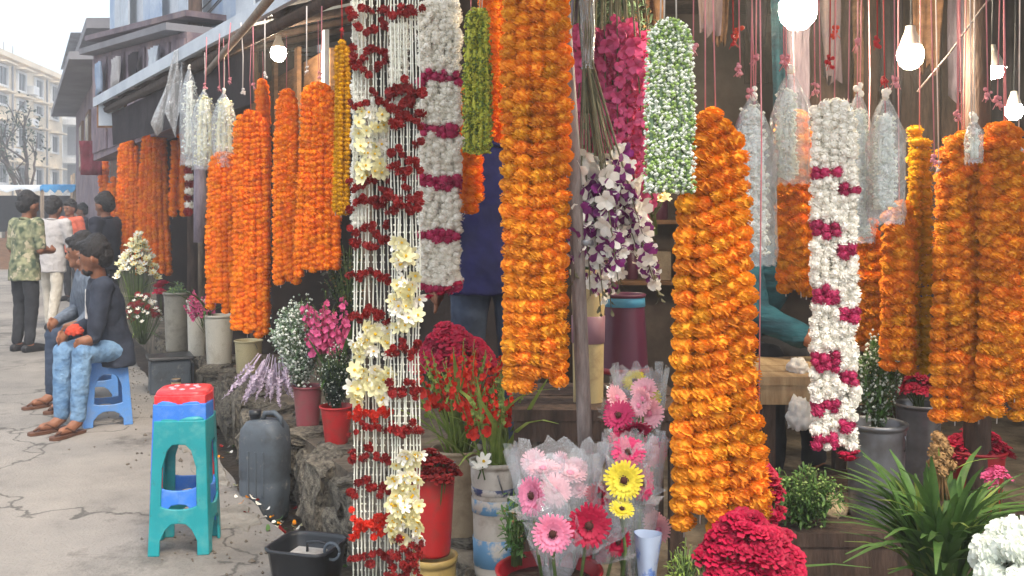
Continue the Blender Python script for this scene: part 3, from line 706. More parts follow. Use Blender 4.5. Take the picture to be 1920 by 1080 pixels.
ORED = [pompom('orange_red_petal', 'orange_red_petal', 26, .85, .5, seed=i + 56, ln=.75, inner=.35, cr=.5) for i in range(3)]
MUM = [pompom('bud_white', 'bud_white', 110, .8, .2, seed=i + 60, ln=.55, inner=.5) for i in range(3)]

def star(mat, centre, np_=6, seed=0, w=.55, lift=.35):
    rr = random.Random(seed); b = B()
    for k in range(np_):
        t = 2 * math.pi * k / np_ + rr.uniform(-.1, .1)
        b.petal((0, 0, 0), (math.cos(t), math.sin(t), lift + rr.uniform(-.15, .15)), (-math.sin(t), math.cos(t), 0), rr.uniform(.85, 1.05), w, 0, rr.uniform(-.1, .2), .4)
    b.ball((0, 0, .12), .17, 1, 6, 4)
    return b.mesh('flower', [mat, centre])
LILY = [star('cream_petal', 'yellow_centre', 6, i, .62) for i in range(3)]
LILYW = [star('white_petal', 'yellow_centre', 6, i + 5, .5) for i in range(2)]

def gerbera(mat, centre, seed):
    rr = random.Random(seed); b = B()
    for ring, (n, l, lift) in enumerate(((26, 1.0, .12), (24, .82, .3), (18, .52, .5))):
        for k in range(n):
            t = 2 * math.pi * (k + ring * .5) / n + rr.uniform(-.05, .05)
            b.petal((math.cos(t) * .12, math.sin(t) * .12, 0.02 * ring), (math.cos(t), math.sin(t), lift * .5 + rr.uniform(-.06, .06)), (-math.sin(t), math.cos(t), 0), l * rr.uniform(.84, .95), .2, 0, .02, .55)
    b.ball((0, 0, .1), .2, 1, 12, 5, (1, 1, .6))
    for k in range(30):
        t = rr.uniform(0, 6.28); q = rr.uniform(.12, .26); b.octa((q * math.cos(t), q * math.sin(t), .14), .035, 1)
    return b.mesh('flower_head', [mat, centre])
def rose(mat, seed, n=20):
    rr = random.Random(seed); b = B()
    b.ball((0, 0, .1), .3, 0, 7, 5, (1, 1, 1.2))
    for k in range(n):
        f = k / n; t = k * 2.39996; lean = .15 + .95 * f
        d = Vector((math.cos(t) * lean, math.sin(t) * lean, 1.15 - .75 * f)); s = Vector((-math.sin(t), math.cos(t), 0))
        b.petal(Vector((math.cos(t), math.sin(t), 0)) * (.1 + .2 * f) + Vector((0, 0, -.3)), d, s, (.7 + .3 * f) * rr.uniform(.9, 1.1), .62 + .25 * f, 0, rr.uniform(-.35, -.15), .7)
    return b.mesh('flower_head', mat)
CRIMSON = [rose('crimson_petal', i) for i in range(4)]
REDROSE = [rose('red_petal', i + 5, 16) for i in range(3)]
PINKROSE = [rose('hot_pink_petal', i + 8, 16) for i in range(3)]

def spike(mat, seed, n=16, ln=.3, fl=.035, stem=.35, bud='stem_green', taper=.55, dense=1.0, alt=None):
    """gladiolus or orchid spike along +z; florets on the top part, total length 1 x (stem+ln)"""
    rr = random.Random(seed); b = B()
    bend = rr.uniform(-.03, .03)
    ax_ = lambda z: Vector((bend * (z / (stem + ln)) ** 2, 0, z))
    b.tube([ax_(z) for z in np.linspace(0, stem + ln, 5)], [.003, .003, .0028, .0024, .0012], 5, 1)
    for k in range(n):
        f = k / (n - 1); z = stem + ln * f; t = k * 2.3 + rr.uniform(-.4, .4); sz = fl * (1 - taper * f) * rr.uniform(.85, 1.15)
        o = Vector((math.cos(t), math.sin(t), .5)).normalized(); c = ax_(z) + o * sz * .25
        side = o.cross(Vector((0, 0, 1))).normalized(); up = side.cross(o)
        if f > .88:
            b.petal(c, o + Vector((0, 0, .8)), side, sz, sz * .5, 1, .1, .2); continue
        for j in range(5):
            a = 2 * math.pi * j / 5 + rr.uniform(-.2, .2)
            d = o * .75 + (side * math.cos(a) + up * math.sin(a)) * .9
            b.petal(c, d, (side * -math.sin(a) + up * math.cos(a)), sz * dense, sz * .8, (2 if alt and (j % 2 or k % 3 == 0) else 0), rr.uniform(-.1, .25), .6)
    return b.mesh('flower_spike', [mat, bud] + ([alt] if alt else []))
GLAD_PINK = [spike('hot_pink_petal', i, 18, .3, .036, .25) for i in range(4)]
GLAD_RED = [spike('orange_red_petal', i + 5, 12, .22, .034, .28, 'leaf_light', .7) for i in range(4)]
GLAD_BUD = [spike('leaf_light', i + 9, 12, .2, .02, .28, 'leaf_light') for i in range(3)]
ORCHID = [spike('orchid_purple', i + 13, 15, .3, .036, .3, 'stem_dull', .5, 1.1, 'white_petal') for i in range(5)]
LILAC = [spike('lilac_petal', i + 19, 16, .16, .018, .1, 'lilac_petal') for i in range(4)]

def blade(mat, seed, ln=.4, w=.022, droop=.5, n=6):
    rr = random.Random(seed); b = B(); vs = []; fs = []
    for i in range(n + 1):
        f = i / n; ww = w * math.sin(math.pi * min(.97, (f * .86 + .12))) ** .8
        x = droop * ln * f ** 2.2; z = ln * f * (1 - .25 * droop * f * f)
        vs += [(x, -ww / 2, z), (x + ww * .22, 0, z - ww * .1), (x, ww / 2, z)]
    for i in range(n):
        k = i * 3; fs += [(k, k + 1, k + 4, k + 3), (k + 1, k + 2, k + 5, k + 4)]
    b.add(vs, fs, 0, True)
    return b.mesh('leaf', mat)
BL_GREEN = [blade('leaf_green', i, U(.3, .42), U(.018, .03), d) for i, d in enumerate((.15, .35, .6, .85, 1.0))]
BL_LIGHT = [blade('leaf_light', i, U(.22, .34), U(.014, .022), d) for i, d in enumerate((.1, .35, .7))]

# ---------------------------------------------------------------- garlands
def string_part(parent, p0, p1, mat='string_pink', r=.0018, name='hanging_string', knots=()):
    b = B(); p0, p1 = Vector(p0), Vector(p1); mid = (p0 + p1) / 2 + Vector((U(-.008, .008), 0, 0))
    b.tube([p0, mid, p1], r, 5)
    for f, kr, mi in knots:
        c = p0.lerp(p1, f)
        for j in range(7):
            b.ball(c + Vector((U(-1, 1), U(-1, 1), U(-1.2, 1.2))) * kr * .6, kr * U(.35, .6), 0, 6, 4)
        for j in range(4): b.tube([c, c + Vector((U(-1, 1), U(-1, 1), U(-2, -.5))) * kr * 1.4], kr * .1, 4)
    return b.build(name, mat, parent)

def garland(label, px0, px1, py0, py1, Y, n, r, lib, sp=None, ts=.7, rows=2, group=None, name='marigold_garland', ztop=None, smat='string_pink',
            rag=.05, knot=False, tilt=.2, cat='garland', nstr=1, dy=None, bloom='bloom', skip=0.0, lean=0.0):
    pc = W((px0 + px1) / 2, py0, Y); z0 = pc.z; z1 = W(0, py1, Y).z; wdt = (px1 - px0) * Y / F
    ztop = ztop or RZ
    root = thing(name, label, cat, (pc.x, Y, z0), 0, group)
    sp = (sp or r * 1.36) * .94
    hw = wdt / 2 - r * .9
    for row in range(rows):
        m = n if row == 0 else max(1, n - 1)
        for i in range(m):
            u = 0 if m == 1 else (2 * i / (m - 1) - 1)
            if row: u *= (n - 1) / n
            yo = row * r * 1.5 + U(-.006, .006) - (math.cos(u * 1.4) * r * .8 if n > 2 else 0)
            zt = -abs(u) ** 2 * r * 1.8 - U(0, r * .5); zb = (z1 - z0) + U(0, rag) + (rag * .6 if row else 0)
            ph = U(0, 6.28)
            fx = lambda z: (u * hw * (ts + (1 - ts) * min(1, (zt - z) / (zt - zb + 1e-6)) ** .7)) + lean * (-z) + .006 * math.sin(z * 5 + ph)
            b = B(); b.tube([(0, 0, 0)] + [(fx(zt + (zb - zt) * k / 6) - fx(zt), 0, (zb - zt) * k / 6) for k in range(1, 7)], .002, 4)
            st = b.build('strand', 'string_white', root, (fx(zt), yo, zt))
            z = zt - r * .5
            while z > zb + r * .4:
                if random.random() >= skip:
                    sc = r * U(.92, 1.12)
                    put(bloom, random.choice(lib), st, (fx(z) - fx(zt) + U(-.1, .1) * r, U(-.12, .12) * r, z - zt), (U(-tilt, tilt), U(-tilt, tilt), U(0, 6.28)), (sc * U(.93, 1.07), sc * U(.93, 1.07), sc * U(.9, 1.15)))
                z -= sp * U(.92, 1.08)
    for k in range(nstr):
        xo = U(-.5, .5) * hw * ts if nstr > 1 else 0
        string_part(root, (xo * .8, 0, ztop - z0), (xo, 0, -r), smat, knots=((U(.6, .85), .012, 0),) if knot and k == 0 else ())
    return root

def bud_bundle(label, px0, px1, py0, py1, Y, n, mats, sz, dens, ts=.8, name='gypsophila_garland', cat='garland', film=False, rnd=None, round_=False, group=None,
               smat='string_white', nstr=1, ztop=None, film_px=None, knot=False, core=True, tail=None, green=.5):
    """bundle of strands with tiny buds: each strand is one mesh, the buds far too small to pick apart"""
    pc = W((px0 + px1) / 2, py0, Y); z0 = pc.z; z1 = W(0, py1, Y).z; wdt = (px1 - px0) * Y / F; ln = z0 - z1
    ztop = ztop or RZ
    root = thing(name, label, cat, (pc.x, Y, z0), 0, group)
    rs = wdt / n * .62
    for row in range(2):
        m = n if row == 0 else max(1, n - 1)
        for i in range(m):
            u = 0 if m == 1 else 2 * i / (m - 1) - 1
            if row: u *= .7
            b = B(); zt = -abs(u) ** 2 * wdt * .2; zb = -ln + U(0, .04) * ln
            k = int(dens * (zt - zb) / .1)
            prof = lambda f: (ts + (1 - ts) * min(1, f * 2.2)) * (1 if not round_ else math.sqrt(max(.05, 1 - max(0, f - .62) ** 2 / .16)))
            if core: b.tube([(u * (wdt / 2 - rs) * prof(f), row * rs, zt + (zb - zt) * f) for f in (0, .25, .5, .75, 1)], [rs * .5] * 5, 6, len(mats) - 1)
            for j in range(k):
                f = random.random(); a = U(0, 6.28); q = rs * U(.5, 1.25)
                c = (u * (wdt / 2 - rs) * prof(f) + q * math.cos(a), row * rs + q * math.sin(a), zt + (zb - zt) * f)
                if sz > .0065 and random.random() < .6:
                    d = Vector((math.cos(a), math.sin(a), U(-1.5, .5))); b.petal(c, d, (0, 0, 1) if random.random() < .5 else (math.sin(a), -math.cos(a), 0), sz * 2, sz * 1.3, 0, U(-.2, .3), .5)
                else: b.octa(c, sz * U(.7, 1.2), 0 if random.random() > green else 1)
            tag(b.build('bud_strand', mats, root), kind='stuff')
    for k in range(nstr):
        xo = U(-.6, .6) * wdt / 2 * ts if nstr > 1 else 0
        string_part(root, (xo, 0, ztop - z0), (xo, 0, -.01), smat, knots=((U(.7, .9), .012, 0),) if knot and k == 0 else ())
    if film:
        a0, a1, c0, c1 = film_px; cx = ((a0 + a1) / 2 - (px0 + px1) / 2) * Y / F; hw = (a1 - a0) * Y / F / 2
        zt, zb = W(0, c0, Y).z - z0, W(0, c1, Y).z - z0
        b = B(); nn = 26; ring = []
        K = 12
        for i in range(K + 1):
            f = i / K; q = min(1, .12 + (f * 2.6) ** .75) if f < .5 else 1 - .12 * (f - .5)
            for j in range(nn):
                t = 2 * math.pi * j / nn; wr = 1 + .09 * math.sin(j * 2.7 + i * .9) + .06 * math.sin(j * 5.1 - i * 1.7)
                b.v.append((cx + hw * q * math.cos(t) * wr, (hw * .55 + .01) * q * math.sin(t) * wr, zt + (zb - zt) * f + .008 * math.sin(j * 3.3)))
        for i in range(K):
            for j in range(nn): b.f.append((i * nn + j, i * nn + (j + 1) % nn, (i + 1) * nn + (j + 1) % nn, (i + 1) * nn + j)); b.mi.append(0); b.sm.append(True)
        b.build('plastic_sleeve', 'clear_film', root)
        b = B()
        for j in range(6): b.ball((cx + U(-.006, .006), U(-.006, .006), zt + .012 + U(-.01, .02)), U(.006, .011), 0, 6, 4)
        b.build('tie_knot', 'white_petal', root)
    return root

# ---- orange garlands along the far stalls
G1 = 'orange marigold garlands along the far stalls'
garland('short bundle of deep orange marigolds just beyond the seated men', 217, 264, 262, 500, 10.8, 5, .04, MG_DEEP, .046, .75, group=G1, ztop=2.5)
garland('orange marigold bundle above the yellow flower bunch, behind the seated men', 254, 322, 238, 522, 10.2, 6, .04, MG_DEEP, .046, .5, group=G1, ztop=2.5)
garland('small dark orange garland half hidden in the shaded stall', 318, 350, 248, 412, 9.6, 2, .042, MG_DEEP, .052, .8, group=G1, ztop=2.5)
garland('farthest pale orange marigold bundle at the end of the stalls', 184, 204, 300, 400, 14, 2, .05, MG_DEEP, .066, .8, group=G1, ztop=2.6)
garland('thin orange garland beside the farthest bundle', 200, 220, 332, 470, 13, 2, .05, MG_DEEP, .066, .8, group=G1, ztop=2.6)
garland('long wide orange marigold bundle hanging nearly to the white bucket', 386, 452, 285, 590, 5.9, 6, .0295, MG_DEEP, .034, .85, group=G1, ztop=2.5, rag=.12)
garland('longest orange marigold bundle, reaching lowest over the white buckets', 434, 508, 208, 634, 5.55, 6, .0295, MG_DEEP, .034, .82, group=G1, ztop=2.4, rag=.06)
garland('orange marigold strand behind the longest bundle, just under the cream panel', 478, 506, 148, 480, 5.8, 3, .0295, MG_DEEP, .034, .8, group=G1, ztop=2.4)
garland('narrow orange marigold bundle between two wider ones', 510, 564, 166, 540, 5.3, 5, .0295, MG_DEEP, .034, .6, group=G1, ztop=2.4)
garland('full orange marigold bundle with rounded top beside the yellow garland', 554, 639, 154, 517, 4.9, 6, .0295, MG_DEEP, .034, .7, group=G1, ztop=2.4, rag=.04)
garland('slim mustard yellow marigold garland against the red and white curtain', 624, 657, 76, 420, 4.2, 3, .018, MG_YEL, .022, .8, name='yellow_garland', ztop=2.35, smat='string_red', knot=True)
garland('orange marigold bundle showing below the lime green garland', 862, 908, 130, 415, 3.05, 3, .025, MG_DEEP, .031, .85, ztop=2.33)
garland('orange marigold bundle behind the lime green garland, cut off above the blue shirt', 896, 950, -160, 268, 3.2, 4, .025, MG_DEEP, .031, .9, ztop=2.35)
garland('wide column of tarnished orange marigolds beside the grey pole', 939, 1070, -420, 742, 2.42, 5, .0285, MG_GOLD, .036, .8, name='marigold_garland', ztop=2.34, rag=.05)
# ---- near shop
garland('large golden orange marigold garland hanging lowest in the middle of the shop', 1240, 1428, 206, 1012, 2.22, 5, .031, MG_GOLD, .040, .42, rag=.06, nstr=2, lean=.02)
garland('short golden marigold strand tucked beside the large garland, over the crimson roses', 1398, 1446, 845, 985, 2.26, 1, .03, MG_GOLD, .045, 1, rows=1)
G2 = 'shaded orange marigold garlands inside the shop'
garland('dark orange marigold bundle behind the plastic-wrapped white garlands', 1455, 1526, 205, 565, 3.1, 4, .03, MG_GOLD, .039, .8, group=G2, ztop=2.36)
garland('brownish orange marigold bundle just beside the white and magenta garland', 1598, 1656, 410, 655, 3.15, 3, .03, MG_GOLD, .039, .8, group=G2, ztop=2.36)
garland('orange marigold bundle beneath the plastic-wrapped white garland, beside the yellow one', 1650, 1722, 376, 706, 2.8, 4, .027, MG_GOLD, .035, .75, group=G2, ztop=2.33)
garland('mustard yellow marigold garland between two orange bundles', 1700, 1748, 228, 700, 2.86, 2, .025, MG_YEL, .032, .7, name='yellow_garland', ztop=2.33)
garland('broad orange marigold bundle below the dim bare bulb', 1748, 1852, 248, 800, 2.7, 5, .027, MG_GOLD, .036, .62, group=G2, ztop=2.33, rag=.08, nstr=3)
garland('orange marigold bundle cut by the edge of the picture', 1832, 1926, 226, 796, 2.62, 5, .027, MG_GOLD, .036, .6, group=G2, ztop=2.33, rag=.08, nstr=2)
garland('orange marigold strands farthest toward the corner behind the cut-off bundle', 1896, 1960, 268, 760, 2.8, 3, .027, MG_GOLD, .036, .9, group=G2, ztop=2.33)

# ---- white fluffy garlands with magenta bands
def banded(label, px0, px1, py0, py1, Y, n, r, bands, stagger, tail, sp=None, smat='string_white', ts=1.0, nstr=3):
    pc = W((px0 + px1) / 2, py0, Y); root = thing('banded_garland', label, 'garland', pc, 0, 'white garlands banded with magenta flowers'); wdt = (px1 - px0) * Y / F
    sp = sp or r * 1.25; ln = (py1 - py0) * Y / F
    for row in range(2):
        m = n if row == 0 else n - 1
        for i in range(m):
            u = 2 * i / (m - 1) - 1; u = u * (1 if row == 0 else .8); x = u * (wdt / 2 - r)
            zt = -abs(u) ** 2.5 * .03 * (1 if ts < 1 else .3); b = B(); b.tube([(0, 0, 0), (0, 0, -ln - zt)], .0015, 4)
            st = b.build('strand', 'string_white', root, (x, row * r * 1.4, zt)); z = -r * .5
            while z > -ln - zt + (0 if row == 0 else .03):
                pyy = py0 + (-(z + zt)) * F / Y
                isb = any(abs(pyy - (bc + stagger * (1 if u > 0 else 0))) < bh for bc, bh in bands)
                lib = MAG if isb else WHITE
                put('bloom', random.choice(lib), st, (U(-.4, .4) * r, U(-.4, .4) * r - (r * .3 if isb else 0), z), (U(-1, 1), U(-1, 1), U(0, 6.28)), r * U(.85, 1.35))
                z -= sp * U(.9, 1.1)
    for (x, yb, big) in tail:
        c = W(x, yb, Y) - pc; put('tail_bloom', random.choice(CRIMSON if big else MAG), root, (c.x, -.01, c.z), (R(180) + U(-.3, .3), U(-.3, .3), U(0, 6)), big or r * 1.4)
    for k in range(nstr): string_part(root, ((k - 1) * wdt * .25, 0, RZ + .03 - pc.z), ((k - 1) * wdt * .3, 0, -.01), smat, .0016)
banded('wide white fluffy garland with five magenta bands beside the lime green garland', 783, 866, 0, 545, 2.95, 6, .016, [(145, 11), (245, 9), (342, 12), (440, 10), (545, 12)], 2, [(800, 556, .022), (840, 540, .024), (828, 548, .018), (858, 530, .018)])
banded('long narrow white garland with staggered crimson bands inside the shop', 1521, 1608, 188, 838, 2.42, 5, .0142, [(322, 10), (432, 13), (552, 13), (675, 16), (760, 10), (823, 12)], 34, [(1590, 856, .022), (1580, 848, .015), (1600, 846, .015)], smat='string_pink', ts=.8)

# ---- curtain of white strings with red and cream flowers
def curtain(label, px0, px1, Y, rows_red, cream, whites, lean=0, seed=3):
    rr = random.Random(seed)
    top = W((px0 + px1) / 2, -60, Y); root = thing('flower_curtain', label, 'garland', top, 0, 'white string curtains with red and cream flowers')
    n = 10; zb = W(0, 1110, Y).z - top.z; w = (px1 - px0) * Y / F; sk = (lambda z: lean * -z)
    for i in range(n):
        x = (i / (n - 1) - .5) * w; ph = rr.uniform(0, 6)
        b = B(); b.tube([(x + .003 * math.sin(k * 1.7 + ph) + sk(zb * k / 14), .004 * math.sin(k + ph), .12 + (zb - .12) * k / 14) for k in range(15)], .0021, 5)
        for k in range(90):
            z = .1 + (zb - .1) * k / 90; b.octa((x + sk(z) + rr.uniform(-.0015, .0015), rr.uniform(-.003, .003), z), rr.uniform(.0022, .0038), 0)
        b.build('tuberose_string', 'tuberose', root)
    for (pyc, amp, cnt, lib, sz) in rows_red:
        cnt += 3
        for k in range(cnt):
            f = k / max(1, cnt - 1); x = (f - .5) * w * 1.12 + rr.uniform(-.006, .006); z = W(0, pyc + amp * math.sin(f * 9 + pyc) + rr.uniform(-10, 10), Y).z - top.z
            put('red_bloom', rr.choice(lib), root, (x + sk(z), -.012 + rr.uniform(-.012, .01), z), (rr.uniform(0, 6), rr.uniform(0, 6), 0), sz * rr.uniform(.8, 1.2))
    for (y0, y1, x0, x1, cnt, lib, sz) in cream:
        for k in range(cnt):
            c = W(rr.uniform(x0, x1), rr.uniform(y0, y1), Y) - top
            d = Vector((rr.gauss(0, .6), -1, rr.gauss(-.2, .5)))
            o = put('cream_flower', rr.choice(lib if rr.random() < .7 else LILYW), root, (c.x, -.018 + rr.uniform(-.012, .012), c.z), None, sz * rr.uniform(.8, 1.15)); o.rotation_euler = quat_to(d).to_euler()
    for (y0, y1, x0, x1, st_) in whites:
        for s_ in range(st_):
            px = x0 + (x1 - x0) * (s_ + .5) / st_; py = y0; r_ = (x1 - x0) / st_ / 2 * Y / F * 1.15
            while py < y1:
                c = W(px, py, Y) - top
                put('white_bloom', rr.choice(WHITE), root, (c.x + rr.uniform(-.003, .003), .012 + rr.uniform(-.004, .004), c.z), (rr.uniform(0, 6), rr.uniform(0, 6), 0), r_ * rr.uniform(.9, 1.2)); py += r_ * F / Y * 1.5
S = .011
curtain('tall white string curtain with red blossom rows and cream flowers, nearer the orange garlands', 663, 728, 2.62,
        [(20, 6, 5, RED, S), (48, 8, 6, RED, S), (100, 10, 7, RED, S), (130, 8, 6, RED, S), (188, 8, 7, RED, S), (345, 6, 7, RED, S), (378, 8, 8, RED, S), (428, 7, 8, RED, S), (462, 8, 7, RED, S), (515, 8, 9, RED, S),
         (590, 6, 10, RED, S), (775, 7, 10, ORED, S), (800, 5, 6, RED, S * .9), (848, 8, 11, RED, S), (912, 8, 12, RED, S), (972, 8, 9, ORED, S), (988, 8, 9, ORED, S * 1.1), (1040, 6, 8, RED, S)],
        [(205, 335, 672, 722, 26, LILY, .021), (612, 672, 664, 738, 24, LILY, .025), (690, 752, 660, 735, 24, LILY, .026)], [(-40, 420, 658, 684, 2), (190, 330, 690, 725, 2)])
curtain('tall white string curtain with red blossom rows and cream flowers, nearer the white banded garland', 734, 786, 2.55,
        [(20, 6, 5, RED, S), (170, 10, 6, RED, S * 1.2), (200, 12, 7, RED, S * 1.2), (225, 10, 6, RED, S * 1.1), (285, 10, 6, RED, S), (318, 8, 8, RED, S), (365, 7, 7, RED, S), (385, 7, 7, RED, S),
         (655, 7, 9, RED, S), (728, 7, 9, RED, S), (802, 6, 9, RED, S), (1046, 8, 9, RED, S), (1020, 8, 6, RED, S), (1072, 8, 7, RED, S)],
        [(450, 500, 738, 775, 10, LILY, .026), (515, 615, 735, 788, 30, LILY, .023), (842, 1008, 735, 792, 62, LILY, .0235)], [(48, 195, 728, 764, 3)], seed=8)

# ---- tiny-bud garlands
bud_bundle('lime green bud garland hanging before orange marigolds', 868, 922, 14, 292, 2.75, 4, ['gyp_lime', 'leaf_light', 'gyp_lime'], .0046, 120, .7, cat='garland', nstr=2, round_=False, green=.5)
bud_bundle('thick pale green gypsophila garland speckled with white in the shop', 1210, 1302, 36, 362, 2.1, 5, ['bud_white', 'gyp_green', 'leaf_sage'], .0044, 170, .82, nstr=4, green=.42)
# white garlands in plastic sleeves
PB = 'white garlands in clear plastic sleeves'
wb = ['bud_white', 'tuberose']
bud_bundle('white bud garland in a clear sleeve, farthest along the stalls by the torn plastic', 345, 366, 150, 290, 6.6, 2, wb, .0085, 30, .6, 'sleeved_garland', film=True, film_px=(338, 372, 130, 310), group=PB, ztop=2.45)
bud_bundle('cream bud garland in a clear sleeve before the purple shade, one of a close pair', 366, 402, 180, 312, 6.1, 3, ['tuberose', 'cream_petal'], .0085, 30, .6, 'sleeved_garland', film=True, film_px=(360, 406, 172, 318), group=PB, ztop=2.45)
bud_bundle('cream bud garland in a clear sleeve touching the longest orange bundle', 402, 438, 184, 308, 5.9, 3, ['tuberose', 'cream_petal'], .0085, 30, .55, 'sleeved_garland', film=True, film_px=(398, 442, 176, 314), group=PB, ztop=2.45)
bud_bundle('long white bud garland in a crinkled sleeve beside the large marigold garland', 1378, 1440, 196, 478, 2.5, 4, wb, .0062, 55, .55, 'sleeved_garland', film=True, film_px=(1366, 1456, 186, 498), group=PB, smat='string_pink', nstr=2, knot=True)
bud_bundle('short cream bud garland in a clear sleeve directly under the large bulb', 1455, 1494, 168, 338, 2.55, 3, ['tuberose', 'bud_white'], .0062, 55, .7, 'sleeved_garland', film=True, film_px=(1448, 1518, 140, 345), group=PB, smat='string_pink', knot=True)
bud_bundle('slender white bud garland in a sleeve touching the banded garland', 1588, 1632, 205, 445, 2.6, 3, wb, .0062, 55, .45, 'sleeved_garland', film=True, film_px=(1580, 1640, 178, 455), group=PB, smat='string_pink', nstr=2, knot=True)
bud_bundle('white bud garland in a wide open sleeve before orange marigolds', 1640, 1680, 212, 392, 2.55, 3, wb, .0062, 55, .7, 'sleeved_garland', film=True, film_px=(1626, 1696, 186, 420), group=PB, smat='string_red', knot=True)
bud_bundle('tiny folded white bud garland between two broad orange bundles', 1815, 1838, 236, 298, 2.58, 2, wb, .006, 18, .8, 'sleeved_garland', film=True, film_px=(1810, 1842, 228, 306), group=PB)

# ================================================================ CONTAINERS AND FURNITURE
def bucket(name, label, px, pyb, Y, hpx, rt, rb, mat, bands=(), handle=True, zb=None, cat='bucket', group=None, ribs=(), fill='wet_mud'):
    s = PXM(Y); base = W(px, pyb, Y)
    if zb is not None: base.z = zb
    h, a, c = hpx / s, rt / s, rb / s
    t = thing(name, label, cat, base, U(0, 6), group); r = lambda f: c + (a - c) * f
    b = B(); pr = [(0.001, .004), (c * .96, .0), (c, .008)]
    for f in np.linspace(.05, .93, 12):
        bump = sum(.004 * math.exp(-((f - q) / .02) ** 2) for q in ribs); pr.append((r(f) + bump, f * h))
    pr += [(r(.95), .95 * h), (r(1) + .006, .955 * h), (r(1) + .008, h - .002), (r(1) + .002, h), (r(1) - .004, h - .006), (r(.5) - .006, h * .5), (r(.2) - .006, h * .2)]
    b.lathe(pr, 28, 0, wob=.006); body = b.build('body', mat, t)
    b = B(); b.lathe([(.001, h * .8), (r(.8) - .005, h * .8)], 20); b.build('contents', fill, t)
    for (f0, f1, bm) in bands:
        b = B(); b.lathe([(r(f0) + .0015, f0 * h), (r(f0) + .003, f0 * h + .001), (r(f1) + .003, f1 * h - .001), (r(f1) + .0015, f1 * h)], 28, wob=.006); b.build('stripe', bm, body)
    if handle:
        b = B(); b.tube([(math.cos(q) * (a + .008), -.02 - math.sin(q) * a * .35, h * .92 - math.sin(q) * h * .28) for q in np.linspace(0, math.pi, 13)], .0025, 5); b.build('handle', 'steel', t)
    return t

# plastic stools
def stool(label, loc, rz, mat, h=.455, wt=.235, wb=.33, group=None, spots=None, brace=True):
    t = thing('plastic_stool', label, 'stool', loc, rz, group)
    hw = lambda v: wb / 2 + (wt - wb) / 2 * v
    def panel(k):
        bb = bmesh.new(); cache = {}
        def V(u, v):
            key = (round(u, 4), round(v, 4))
            if key not in cache:
                q = hw(v); cache[key] = bb.verts.new((u * q, -q - .012 * (1 - abs(u)) , v * h))
            return cache[key]
        us = [-1, -.8, -.62, -.45, -.25, 0, .25, .45, .62, .8, 1]
        arch = lambda u: .80 - .17 * (abs(u) / .62) ** 4
        blow = lambda u: .235 - .13 * (abs(u) / .62) ** 3
        bhi = lambda u: .335 + .02 * (abs(u) / .62) ** 3
        for a, c in zip(us[:-1], us[1:]):
            if min(abs(a), abs(c)) >= .62 - 1e-6 and a * c > 0 and max(abs(a), abs(c)) > .63:
                vs = [0, .105, .355, .63, .97]
                for v0, v1 in zip(vs[:-1], vs[1:]): bb.faces.new((V(a, v0), V(c, v0), V(c, v1), V(a, v1)))
            else:
                bb.faces.new((V(a, arch(a)), V(c, arch(c)), V(c, .97), V(a, .97)))
                if brace: bb.faces.new((V(a, blow(a)), V(c, blow(c)), V(c, bhi(c)), V(a, bhi(a))))
        me = bpy.data.meshes.new('side_panel'); bb.to_mesh(me); bb.free(); me.materials.append(MATS[mat]); return me
    me = panel(0)
    for k in range(4):
        o = put('side_panel', me, t, None, (0, 0, k * math.pi / 2)); sm = o.modifiers.new('s', 'SOLIDIFY'); sm.thickness = .012; sm.offset = -1; bevel(o, .004, 2)
    b = B(); prof = [(.2, .93), (.92, .945), (1.03, .955), (1.05, .975), (.99, .995), (.9, 1), (.3, .995), (.001, .995)]
    vs = []; n = 32
    for q, z in prof:
        for j in range(n):
            a = 2 * math.pi * j / n; e = 1 / (abs(math.cos(a)) ** 5 + abs(math.sin(a)) ** 5) ** (1 / 5)
            vs.append((math.cos(a) * e * q * wt / 2, math.sin(a) * e * q * wt / 2, z * h))
    b.add(vs, [(i * n + j, i * n + (j + 1) % n, (i + 1) * n + (j + 1) % n, (i + 1) * n + j) for i in range(len(prof) - 1) for j in range(n)], 0, True)
    b.build('seat', mat, t)
    for k in range(8):
        a = k * math.pi / 4; q = wt * .27; b = B(); b.lathe([(.012, h - .001), (.013, h + .0015), (.008, h + .003), (.001, h + .003)], 10, c=(q * math.cos(a), q * math.sin(a), 0)); b.build('seat_boss', spots or mat, t)
    return t
sp_ = W(348, 1018, 3.86)
SG = 'stack of three plastic stools'
rz0 = R(6)
stool('teal plastic stool at the bottom of the stack', (sp_.x, sp_.y, 0), rz0, 'plastic_teal', .555, .2, .24, SG)
stool('blue plastic stool nested in the middle of the stack', (sp_.x - .009, sp_.y + .01, .075), rz0 + R(3), 'plastic_royal', .545, .204, .232, SG)
stool('red plastic stool on top of the stack', (sp_.x - .008, sp_.y + .014, .118), rz0 + R(2), 'plastic_red', .535, .198, .222, SG, spots='pale_pink_petal', brace=False)
SEAT = W(200, 787, 6.25); SEAT.z = 0
stool('pale blue plastic stool under the man in light jeans', (SEAT.x, SEAT.y, 0), R(28), 'plastic_blue', .425, .235, .3)
SEAT2 = W(192, 735, 7.15); SEAT2.z = 0
stool('blue plastic stool under the farther seated man', (SEAT2.x, SEAT2.y, 0), R(14), 'plastic_blue', .445, .235, .3)

